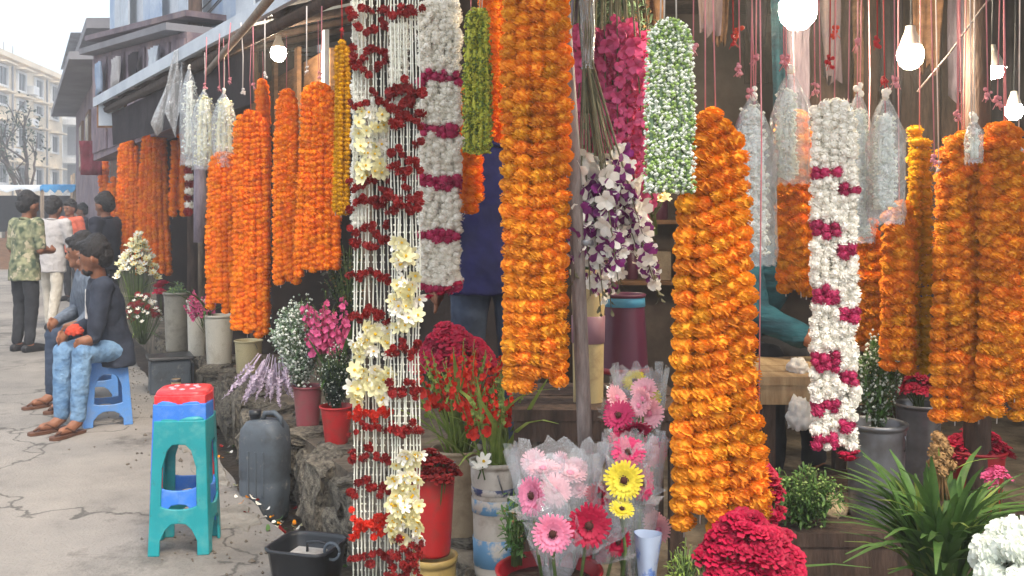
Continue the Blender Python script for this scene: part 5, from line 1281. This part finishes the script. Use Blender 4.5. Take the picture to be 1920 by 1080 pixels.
# crowded back rows of the bouquets, and their crinkled wraps
rr = random.Random(77)
for k, (x0, x1, y0, y1, lib, lb, n) in enumerate([(965, 1125, 862, 940, GPP, 'pale pink', 9), (975, 1140, 930, 1040, GC, 'rose red', 5), (1140, 1240, 770, 880, GM, 'magenta', 6), (1150, 1240, 930, 1030, GPP, 'whitish pink', 5), (1150, 1236, 705, 780, GPP, 'off-white', 5)]):
    t = thing('gerbera_bouquet', 'crowded %s gerberas packed in the back of the wrapped bouquets%s' % (lb, ' at the top' if k == 4 else ''), 'flowers', W((x0 + x1) / 2, 1100, 2.42)); sb = B()
    for j in range(n):
        v = W(rr.uniform(x0, x1), rr.uniform(y0, y1), 2.36 + rr.uniform(-.03, .05)) - t.location
        sb.tube([Vector((v.x * .4, 0, 0)), v], .003, 5); o = put('flower_head', rr.choice(lib), t, v, None, rr.uniform(.028, .042)); o.rotation_mode = 'QUATERNION'
        o.rotation_quaternion = quat_to((rr.gauss(0, .6), -1, rr.gauss(.5, .4))) @ Quaternion((0, 0, 1), rr.uniform(0, 6))
    sb.build('stems', 'stem_green', t)
def wrap(label, px, pyt, pyb, Y, wpx, mat='clear_film'):
    c = W(px, pyb, Y); h = (pyb - pyt) * Y / F; w = wpx * Y / F / 2; b = B(); n = 40; K = 9; o = wpx
    for i in range(K + 1):
        f = i / K
        for j in range(n):
            a = 2 * math.pi * j / n; q = w * (.25 + .75 * f ** .7) * (1 + (.03 + .1 * f) * math.sin(j * 2.9 + i * .5 + o) + .05 * math.sin(j * 5.3 - i))
            b.v.append((q * math.cos(a), q * .6 * math.sin(a), h * f * (1 - .03 * math.sin(j * 1.1) * f) + (.012 * math.sin(j * 2.1 + o) if i == K else 0)))
    for i in range(K):
        for j in range(n): b.f.append((i * n + j, i * n + (j + 1) % n, (i + 1) * n + (j + 1) % n, (i + 1) * n + j)); b.mi.append(0); b.sm.append(True)
    tag(b.build('cellophane_wrap', mat, None, c), label, 'wrap')
wrap('crinkled cellophane around the pink and crimson gerberas', 1045, 838, 1085, 2.28, 185)
wrap('crinkled cellophane around the yellow and magenta gerberas', 1190, 820, 1085, 2.28, 120)
wrap('tall crinkled cellophane of the high yellow bouquet', 1200, 690, 900, 2.52, 105)
b = B(); c = W(1214, 1080, 2.2); b.lathe([(.014, -.08), (.018, -.03), (.024, .03), (.03, .08), (.032, .1)], 18, wob=.12); tag(b.build('flower_sleeve', 'blue_wrap', None, c), 'blue and white plastic flower sleeve beside the golden marigolds', 'sleeve')
spray('grass_tuft', 'dull green leaves at the picture edge beside the pink gerberas', base_at(968, 1060, 2.3), .2, .05, .05, 60, .004, ['leaf_green', 'dried'], 30, leafy=200, leafm='leaf_green', seed=31)
bunch('crimson_bunch', 'great mass of crimson roses under the large golden garland', base_at(1405, 1256, 2.13), 110, .345, .11, .09, CRIMSON, .024, dome=.28, leaf=BL_GREEN, nleaf=14, leafsc=.7, face=.35, neck=.85, seed=21)
bunch('crimson_bunch', 'upright crimson roses showing beside the short golden strand', base_at(1432, 1110, 2.35), 24, .32, .035, .03, CRIMSON, .024, dome=.4, face=.3, neck=.8, seed=22)
spray('green_shoots', 'tuft of light green shoots below the large golden garland', base_at(1282, 1130, 2.12), .15, .05, .04, 40, .003, ['leaf_light', 'leaf_light'], 40, leafy=150, leafm='leaf_light', seed=23)
spray('gypsophila_bunch', 'dark green and white gypsophila in the tall metal bucket', base_at(1645, 810, 2.9), .3, .085, .08, 900, .0045, ['bud_white', 'leaf_sage'], 70, dome=.3, seed=24, bottom=.1, leafy=900, leafm='leaf_green')
spray('small_leaf_bunch', 'low spray of tiny olive leaves around the tan sack', base_at(1510, 992, 2.8), .2, .13, .09, 500, .0045, ['gyp_green', 'leaf_green'], 60, dome=.4, seed=25, bottom=.1, leafy=900, leafm='leaf_green')
bunch('red_bunch', 'small dark red roses in the second metal bucket', base_at(1722, 790, 3.3), 18, .16, .06, .05, CRIMSON, .022, seed=26, dome=.3)
bunch('red_bunch', 'shaded red roses behind the green leaves at the post', base_at(1828, 900, 3.0), 40, .16, .1, .07, CRIMSON, .026, seed=27, dome=.4, neck=.9)
bucket('bucket', 'dark crimson bucket of red roses beside the wooden post', 1828, 960, 3.0, 120, 52, 44, 'bucket_crimson', (), False)
bunch('pale_rose', 'faint pink roses low beside the wooden post', base_at(1868, 960, 2.7), 8, .14, .04, .03, PINKROSE, .018, seed=28)
# plant with long leaves
t = thing('leafy_plant', 'leafy plant with long arching green blades at the shop front', 'plant', base_at(1762, 1085, 2.28)); t.scale = (.86,) * 3
rr = random.Random(4)
for k in range(190):
    a = rr.uniform(0, 6.28); e = min(.5, abs(rr.gauss(.08, .2))); q = rr.random() ** .5 * .06
    put('leaf', rr.choice(BL_GREEN if rr.random() < .8 else BL_LIGHT), t, (q * math.cos(a) + rr.uniform(-.03, .03), q * math.sin(a), rr.uniform(-.06, .1)), (0, e, a), (rr.uniform(1.0, 1.5) * .6, 1.0, rr.uniform(.45, .9)))
b = B(); b.lathe([(.05, -.12), (.075, 0), (.07, 0)], 18); b.build('pot', 'bucket_crimson', t)
bunch('dried_flower', 'withered tan flower head standing in the leafy plant', base_at(1765, 935, 2.34), 16, .155, .026, .025, [pompom('dried', 'dried', 30, .9, .3, 77)], .016, stem='dried', seed=29, dome=.5, leaf=BL_LIGHT, nleaf=3, leafsc=.4)
bunch('white_mums', 'white chrysanthemum bunch in the bottom corner of the shop front', base_at(1905, 1250, 2.0), 20, .31, .075, .07, MUM, .036, dome=.45, face=.5, seed=30, neck=.8)
# fallen petals
t = B(); rr = random.Random(9)
for k in range(170):
    Y = rr.uniform(3.0, 6.5); x = gx(Y) + rr.uniform(-.05, .3); 
    if rr.random() < .5: Y = rr.gauss(4.45, .12); x = gx(Y) + rr.gauss(.12, .09)
    a = rr.uniform(0, 6.28); t.petal((x, Y, -.13 if x > gx(Y) + .03 else .006), (math.cos(a), math.sin(a), rr.uniform(0, .5)), (-math.sin(a), math.cos(a), rr.uniform(-.3, .3)), rr.uniform(.015, .04), .02, rr.choice([0, 1, 1, 2, 3, 4]), .2, .4)
tag(t.build('petal_litter', ['red_petal', 'white_petal', 'marigold_deep', 'cream_petal', 'leaf_green']), 'fallen petals and scraps in the gutter by the jerrycan', 'litter', kind='stuff')

# ================================================================ PEOPLE
TEX = {}
def cloud(sz):
    if sz not in TEX: TEX[sz] = bpy.data.textures.new('cloth_noise', 'CLOUDS'); TEX[sz].noise_scale = sz; TEX[sz].noise_depth = 2
    return TEX[sz]
def remeshed(name, b, vox, mat, parent, smooth=6, disp=()):
    me0 = b.mesh('tmp', mat); o = bpy.data.objects.new('tmp', me0); COL.objects.link(o)
    m = o.modifiers.new('r', 'REMESH'); m.mode = 'VOXEL'; m.voxel_size = vox
    s = o.modifiers.new('s', 'SMOOTH'); s.factor = .5; s.iterations = smooth
    for sz, st in disp:
        d_ = o.modifiers.new('d', 'DISPLACE'); d_.texture = cloud(sz); d_.texture_coords = 'LOCAL'; d_.strength = st; d_.mid_level = .5
    dg = bpy.context.evaluated_depsgraph_get(); me = bpy.data.meshes.new_from_object(o.evaluated_get(dg)); me.name = name
    bpy.data.objects.remove(o); bpy.data.meshes.remove(me0)
    me.materials.clear(); me.materials.append(MATS[mat]); me.polygons.foreach_set('use_smooth', [True] * len(me.polygons))
    return put(name, me, parent)
def limb(b, pts, rad, sq=None):
    pts = [Vector(p) for p in pts]
    P, Rr = [], []
    for i in range(len(pts) - 1):
        for k in range(4):
            f = k / 4; P.append(pts[i].lerp(pts[i + 1], f)); Rr.append(rad[i] + (rad[i + 1] - rad[i]) * f)
    P.append(pts[-1]); Rr.append(rad[-1])
    b.tube(P, Rr, 12)
    for i, p in enumerate(pts): b.ball(p, rad[i] * .99, 0, 12, 8)
def tors(b, rows):
    """rows: centre, half width (y), half depth (x)"""
    vs = []; n = 20
    for c, wy, wx, *tw in rows:
        q = Matrix.Rotation(tw[0] if tw else 0, 3, 'Z')
        for j in range(n): a = 2 * math.pi * j / n; vs.append(Vector(c) + q @ Vector((math.cos(a) * wx, math.sin(a) * wy, 0)))
    b.add(vs, [(i * n + j, i * n + (j + 1) % n, (i + 1) * n + (j + 1) % n, (i + 1) * n + j) for i in range(len(rows) - 1) for j in range(n)] + [tuple(range(n - 1, -1, -1)), tuple(range((len(rows) - 1) * n, len(rows) * n))], 0, True)
def person(label, loc, rz, J, shirt, trouser, shoe='leather', hem=.0, sleeve=1.0, barefoot=False, coat=None, sc=1.0, inner=None, hood=None, beard=False):
    """J: joints, forward +x, left +y"""
    t = thing('person', label, 'person', loc, rz); t.scale = (sc,) * 3
    V = Vector; hip, chest, neck, head = V(J['hip']), V(J['chest']), V(J['neck']), V(J['head']); hd = V(J.get('look', (1, 0, -.05))).normalized(); hs = V((0, 0, 1)).cross(hd).normalized(); hu = hd.cross(hs)
    b = B(); tw = J.get('tw', 0)
    mid = hip.lerp(chest, .5)
    tors(b, [(hip + V((0, 0, -.06)), .14, .1), (hip, .16, .11), (mid, .135, .095, tw * .6), (chest, .165, .105, tw), (chest.lerp(neck, .6), .15, .085, tw), (neck - V((0, 0, .02)), .06, .055)])
    limb(b, [neck - V((0, 0, .05)), head - hu * .06 - hd * .01], [.058, .05])
    b.ball(head + hu * .015, .098, 0, 16, 12, (1, 1, 1.15)); 
    rot = Matrix((hd, hs, hu)).transposed()
    hp = lambda x, y, z: head + rot @ V((x, y, z))
    b.ball(hp(.03, 0, -.065), .062, 0, 12, 8, (1, .9, 1)); b.ball(hp(.075, 0, -.095), .028, 0, 8, 6)
    b.tube([hp(.085, 0, .02), hp(.108, 0, -.02), hp(.112, 0, -.035)], [.01, .014, .017], 8); b.ball(hp(.104, 0, -.035), .018, 0, 8, 6)
    b.ball(hp(.084, 0, -.068), .02, 0, 8, 6, (.8, 1.2, .5)); b.ball(hp(.086, 0, .03), .03, 0, 8, 6, (.6, 2, .5))
    for s in (-1, 1): b.ball(hp(-.005, s * .097, -.015), .03, 0, 8, 6, (.7, .35, 1.1))
    for s, k in ((1, 'l'), (-1, 'r')):
        sh, el, wr, hn = V(J['sh_' + k]), V(J['el_' + k]), V(J['wr_' + k]), V(J['ha_' + k])
        limb(b, [chest.lerp(neck, .5), sh, el, wr], [.07, .058, .043, .03])
        d = (hn - wr).normalized(); palm = wr + d * .07
        limb(b, [wr, wr + d * .04, palm], [.028, .036, .034], None)
        pn = V((0, s, 0)); sd = d.cross(pn).normalized() if abs(d.dot(pn)) < .9 else V((0, 0, 1)); cu = d.cross(sd)
        for q in range(4):
            o = palm + sd * (q - 1.5) * .019; ln = (.07, .078, .074, .058)[q]
            cd = (d + cu * .35 * s * -1).normalized(); limb(b, [o, o + d * ln * .5, o + d * ln * .5 + cd * ln * .5], [.011, .010, .008])
        o = wr + d * .02 - sd * .03; limb(b, [o, o - sd * .02 + d * .03, o - sd * .02 + d * .06], [.012, .011, .009])
        hj, kn, an, fo = V(J['hj_' + k]), V(J['kn_' + k]), V(J['an_' + k]), V(J['fo_' + k])
        limb(b, [hj, kn, an], [.085, .058, .038]); limb(b, [an, an.lerp(fo, .5) - V((0, 0, .02)), fo], [.04, .036, .028])
    remeshed('body', b, .009, 'skin', t, 4)
    # eyes
    b = B()
    for s in (-1, 1): b.ball(hp(.083, s * .034, .008), .0125, 0, 8, 6)
    b.build('eyes', 'eye_dark', t)
    # hair
    b = B(); b.ball(hp(-.018, 0, .045), .108, 0, 18, 12, (1.02, .97, 1.0)); b.ball(hp(-.05, 0, -.0), .088, 0, 14, 10); b.ball(hp(.055, 0, .095), .05, 0, 10, 8, (1, 1.3, .7)); b.ball(hp(-.03, 0, .1), .075, 0, 10, 8)
    if beard: b.ball(hp(.045, 0, -.09), .052, 0, 10, 8, (1, 1.05, .8))
    for q in range(40):
        a = random.uniform(0, 6.28); e = random.uniform(.2, 1.4); v = V((math.cos(a) * math.cos(e), math.sin(a) * math.cos(e), math.sin(e))); b.ball(hp(-.018 + v.x * .105, v.y * .1, .045 + v.z * .105), random.uniform(.012, .02), 0, 6, 4)
    remeshed('hair', b, .008, 'hair', t, 1, ((.03, .014), (.012, .012)))
    # shirt or coat
    b = B(); g = .016 if coat else .012
    rows = [(hip + V((0, 0, hem)), .186 + g, .13 + g), (hip + V((0, 0, .02)), .172 + g, .122 + g), (mid, .14 + g, .112 + g, tw * .6), (chest, .178 + g, .118 + g, tw), (chest.lerp(neck, .62), .158 + g, .095 + g, tw), (neck - V((0, 0, .015)), .066 + g, .066 + g)]
    tors(b, rows)
    for s, k in ((1, 'l'), (-1, 'r')):
        sh, el, wr = V(J['sh_' + k]), V(J['el_' + k]), V(J['wr_' + k])
        pts = [chest.lerp(neck, .5), sh, el]; rad = [.085, .072 + g * .4, .056 + g * .4]
        if sleeve > .6: pts.append(el.lerp(wr, .95)); rad.append(.043 + g * .4)
        else: pts[-1] = sh.lerp(el, .85)
        limb(b, pts, rad)
        for q in range(3): f = random.uniform(.3, .9); p = sh.lerp(el, f); b.tube([p + V((0, .05 * s, .02)), p + V((.03, -.03, -.02))], .03, 6)
    remeshed('jacket' if coat else 'shirt', b, .011, shirt, t, 5, ((.16, .022), (.045, .012)))
    b = B(); b.tube([neck + V((.062 * math.cos(q), .062 * math.sin(q), -.012 + .014 * math.cos(q + 3.14))) for q in np.linspace(0, 6.28, 17)], .014, 6); b.build('collar', shirt, t)
    if inner:
        q = Matrix.Rotation(tw, 3, 'Z'); b = B(); p = chest.lerp(neck, .3); b.box(p + q @ V((.1, 0, -.06)), (.05, .05, .22), rot=q); bevel(b.build('inner_shirt', inner, t), .01)
    # trousers
    b = B(); tors(b, [(hip + V((0, 0, -.09)), .15, .115), (hip, .17, .122), (hip + V((0, 0, .08)), .155, .115)])
    for k in 'lr':
        hj, kn, an = V(J['hj_' + k]), V(J['kn_' + k]), V(J['an_' + k]); limb(b, [hip.lerp(hj, .6), hj, kn, kn.lerp(an, .93)], [.094, .092, .07, .054])
    remeshed('trousers', b, .011, trouser, t, 4, ((.14, .018), (.045, .01)))
    for s, k in ((1, 'l'), (-1, 'r')):
        an, fo = V(J['an_' + k]), V(J['fo_' + k]); d = V((fo.x - an.x, fo.y - an.y, 0)).normalized(); zf = min(an.z, fo.z) - .035
        b = B()
        if barefoot:
            sd = V((-d.y, d.x, 0)); c = an - d * .05; n = 10; pr = [(0, .03), (.04, .038), (.12, .038), (.2, .048), (.26, .04), (.285, .018)]
            up = [c + d * x + sd * w for x, w in pr] + [c + d * x - sd * w for x, w in reversed(pr)]
            vs = [V((p.x, p.y, zf + .012)) for p in up] + [V((p.x, p.y, zf - .008)) for p in up]; m_ = len(up)
            b.add(vs, [tuple(range(m_)), tuple(range(2 * m_ - 1, m_ - 1, -1))] + [(i, i + m_, (i + 1) % m_ + m_, (i + 1) % m_) for i in range(m_)])
            for s2 in (-1, 1): b.tube([V((c.x, c.y, zf + .01)) + d * .1 + sd * s2 * .04, V((c.x, c.y, zf + .055)) + d * .17 + sd * s2 * .02, V((c.x, c.y, zf + .02)) + d * .25], .007, 6)
            b.build('sandal', shoe, t)
        else:
            limb(b, [V((an.x, an.y, zf + .035)) - d * .035, V((an.x, an.y, zf + .045)) + d * .06, V((an.x, an.y, zf + .03)) + d * .15, V((an.x, an.y, zf + .025)) + d * .2], [.045, .048, .044, .03]); b.box(V((an.x, an.y, zf + .008)) + d * .075, (.27, .085, .02), rot=Matrix.Rotation(math.atan2(d.y, d.x), 3, 'Z'))
            remeshed('shoe', b, .009, shoe, t, 3)
    return t
def standing(h=1.68, lean=0.02, arms='down', stride=0.0):
    k = h / 1.7; J = dict(hip=(0, 0, .93), chest=(lean, 0, 1.24), neck=(lean, 0, 1.44), head=(lean + .03, 0, 1.58), look=(1, 0, -.1))
    for s, n in ((1, 'l'), (-1, 'r')):
        st = stride * s
        J.update({'sh_' + n: (lean, s * .185, 1.38), 'el_' + n: (lean - .03 - st * .4, s * .235, 1.1), 'wr_' + n: (lean + .06 - st * .7, s * .235, .86), 'ha_' + n: (lean + .09 - st * .7, s * .23, .76),
                  'hj_' + n: (0, s * .09, .9), 'kn_' + n: (.02 + st * .5, s * .1, .5), 'an_' + n: (-.02 + st, s * .1, .085), 'fo_' + n: (.12 + st, s * .11, .04)})
    if arms == 'front':
        for s, n in ((1, 'l'), (-1, 'r')): J.update({'el_' + n: (lean + .0, s * .24, 1.1), 'wr_' + n: (lean + .2, s * .14, 1.08), 'ha_' + n: (lean + .27, s * .08, 1.1)})
    return J
# standing man in camouflage shirt
c = W(46, 662, 9.7); person('man in camouflage shirt and black trousers standing at the roadside', (c.x, 9.7, 0), R(62), standing(1.68, .02, 'front'), 'camo', 'trouser_black', 'shoe_black', hem=-.16, sleeve=.4, sc=.96)
c = W(96, 615, 11.6); person('man in pale grey shirt and cream trousers walking away up the street', (c.x, 11.6, 0), R(80), standing(1.72, .03, 'down', .12), 'shirt_grey', 'trouser_cream', 'shoe_black', hem=-.18, sleeve=.9, sc=.96)
c = W(202, 600, 10.6); person('man in dark jacket standing behind the seated men against the garlands', (c.x, 10.6, 0), R(165), standing(1.7), 'shirt_dark', 'trouser_black', 'shoe_black', hem=-.1, sc=.97)
c = W(135, 560, 16); person('small distant man in an orange shirt beyond the seated men', (c.x, 16, 0), R(250), standing(1.65), 'shirt_orange', 'trouser_black', 'shoe_black', hem=-.1)
c = W(158, 560, 19); person('small distant man in a dark shirt under the blue tarpaulin', (c.x, 19, 0), R(200), standing(1.7), 'shirt_stripe', 'trouser_black', 'shoe_black', hem=-.1)
# seated men
def seated(seat=.455, leanx=.1, knx=.42, spread=.12, foot=.0, hands='knee'):
    z = seat + .1; J = dict(hip=(0, 0, z), chest=(leanx, 0, z + .32), neck=(leanx + .05, 0, z + .52), head=(leanx + .1, 0, z + .66), look=(1, 0, -.15))
    for s, n in ((1, 'l'), (-1, 'r')):
        J.update({'sh_' + n: (leanx + .02, s * .19, z + .45), 'el_' + n: (leanx + .06, s * .25, z + .17), 'wr_' + n: (leanx + .28, s * .15, z + .1), 'ha_' + n: (leanx + .38, s * .1, z + .07),
                  'hj_' + n: (.03, s * .09, z - .02), 'kn_' + n: (knx, s * spread, z - .0), 'an_' + n: (knx + .01 + foot * (1 if s > 0 else .0), s * spread, .085), 'fo_' + n: (knx + .15 + foot * (1 if s > 0 else 0), s * (spread + .02), .045)})
    return J
def twist(J, a, k=.6):
    J['look'] = (math.cos(R(a)), math.sin(R(a)), -.12); q = Matrix.Rotation(R(a) * k, 3, 'Z'); c = Vector((J['chest'][0], 0, 0)); J['tw'] = R(a) * k
    for n in ('sh_l', 'sh_r', 'el_l', 'el_r'): J[n] = tuple(c + q @ (Vector(J[n]) - c))
    for n in ('wr_l', 'wr_r', 'ha_l', 'ha_r'): v = Vector(J[n]); J[n] = (v.x - .06, v.y, v.z)
    return J
person('seated man in dark navy jacket and light blue jeans on a blue stool', (SEAT.x + .03, SEAT.y, 0), R(244), twist(seated(.46, .05, .33, .1, .03), -50, .8), 'jacket_navy', 'jeans_light', 'leather', hem=-.14, barefoot=True, coat=True, inner='paper', beard=True, sc=.91)
person('seated man in dark jeans and striped shirt on the far side of the stools', (SEAT2.x + .03, SEAT2.y - .1, 0), R(242), twist(seated(.46, .08, .34, .12, .03), -40, .6), 'shirt_stripe', 'jeans_dark', 'leather', hem=-.05, barefoot=True, sc=.92)
lump('orange_parcel', 'small orange parcel held in the lap of the seated man in light jeans', (SEAT.x - .1, SEAT.y - .25, .64), (.055, .05, .045), 'knot_orange', 'parcel', 4)
# man in blue shirt behind the garlands and bowed person at the counter
c = W(922, 600, 3.95); person('man in deep blue shirt and dark trousers half hidden behind the garlands', (c.x, 3.95, .226), R(95), standing(1.7), 'shirt_blue', 'jeans_dark', 'shoe_black', hem=-.12)
J = seated(.45, .3, .4, .12); J.update(head=(.46, 0, 1.12), look=(.8, 0, -.6), neck=(.36, 0, 1.04), chest=(.22, 0, .86))
for s, n in ((1, 'l'), (-1, 'r')): J.update({'sh_' + n: (.3, s * .18, .97), 'el_' + n: (.42, s * .22, .74), 'wr_' + n: (.58, s * .12, .66), 'ha_' + n: (.66, s * .1, .64)})
c = W(1432, 700, 4.0); person('person with black hair bowed over the counter in a dark teal wrap', (c.x - .1, 4.25, .226), R(-62), J, 'shawl_teal', 'trouser_black', 'shoe_black', hem=-.1, coat=True)
c = W(1432, 700, 4.0); t = stool('dark stool under the person in the teal wrap', (c.x - .1, 4.25, .226), R(10), 'plastic_blue', .455, .26, .34)

# ================================================================ AIR
b = B(); b.box((-10, 70, 6.4), (150, 160, 15))
o = b.build('haze', 'paper'); o.data.materials.clear()
hm = bpy.data.materials.new('haze_air'); hm.use_nodes = True; hn = hm.node_tree
hn.nodes.remove(hn.nodes['Principled BSDF']); pv = hn.nodes.new('ShaderNodeVolumePrincipled')
pv.inputs['Color'].default_value = (.95, .97, 1, 1); pv.inputs['Density'].default_value = .009; pv.inputs['Anisotropy'].default_value = .3
hn.links.new(pv.outputs[0], hn.nodes['Material Output'].inputs['Volume']); o.data.materials.append(hm)
tag(o, 'thin pale dusty haze filling the street', 'haze', kind='stuff')
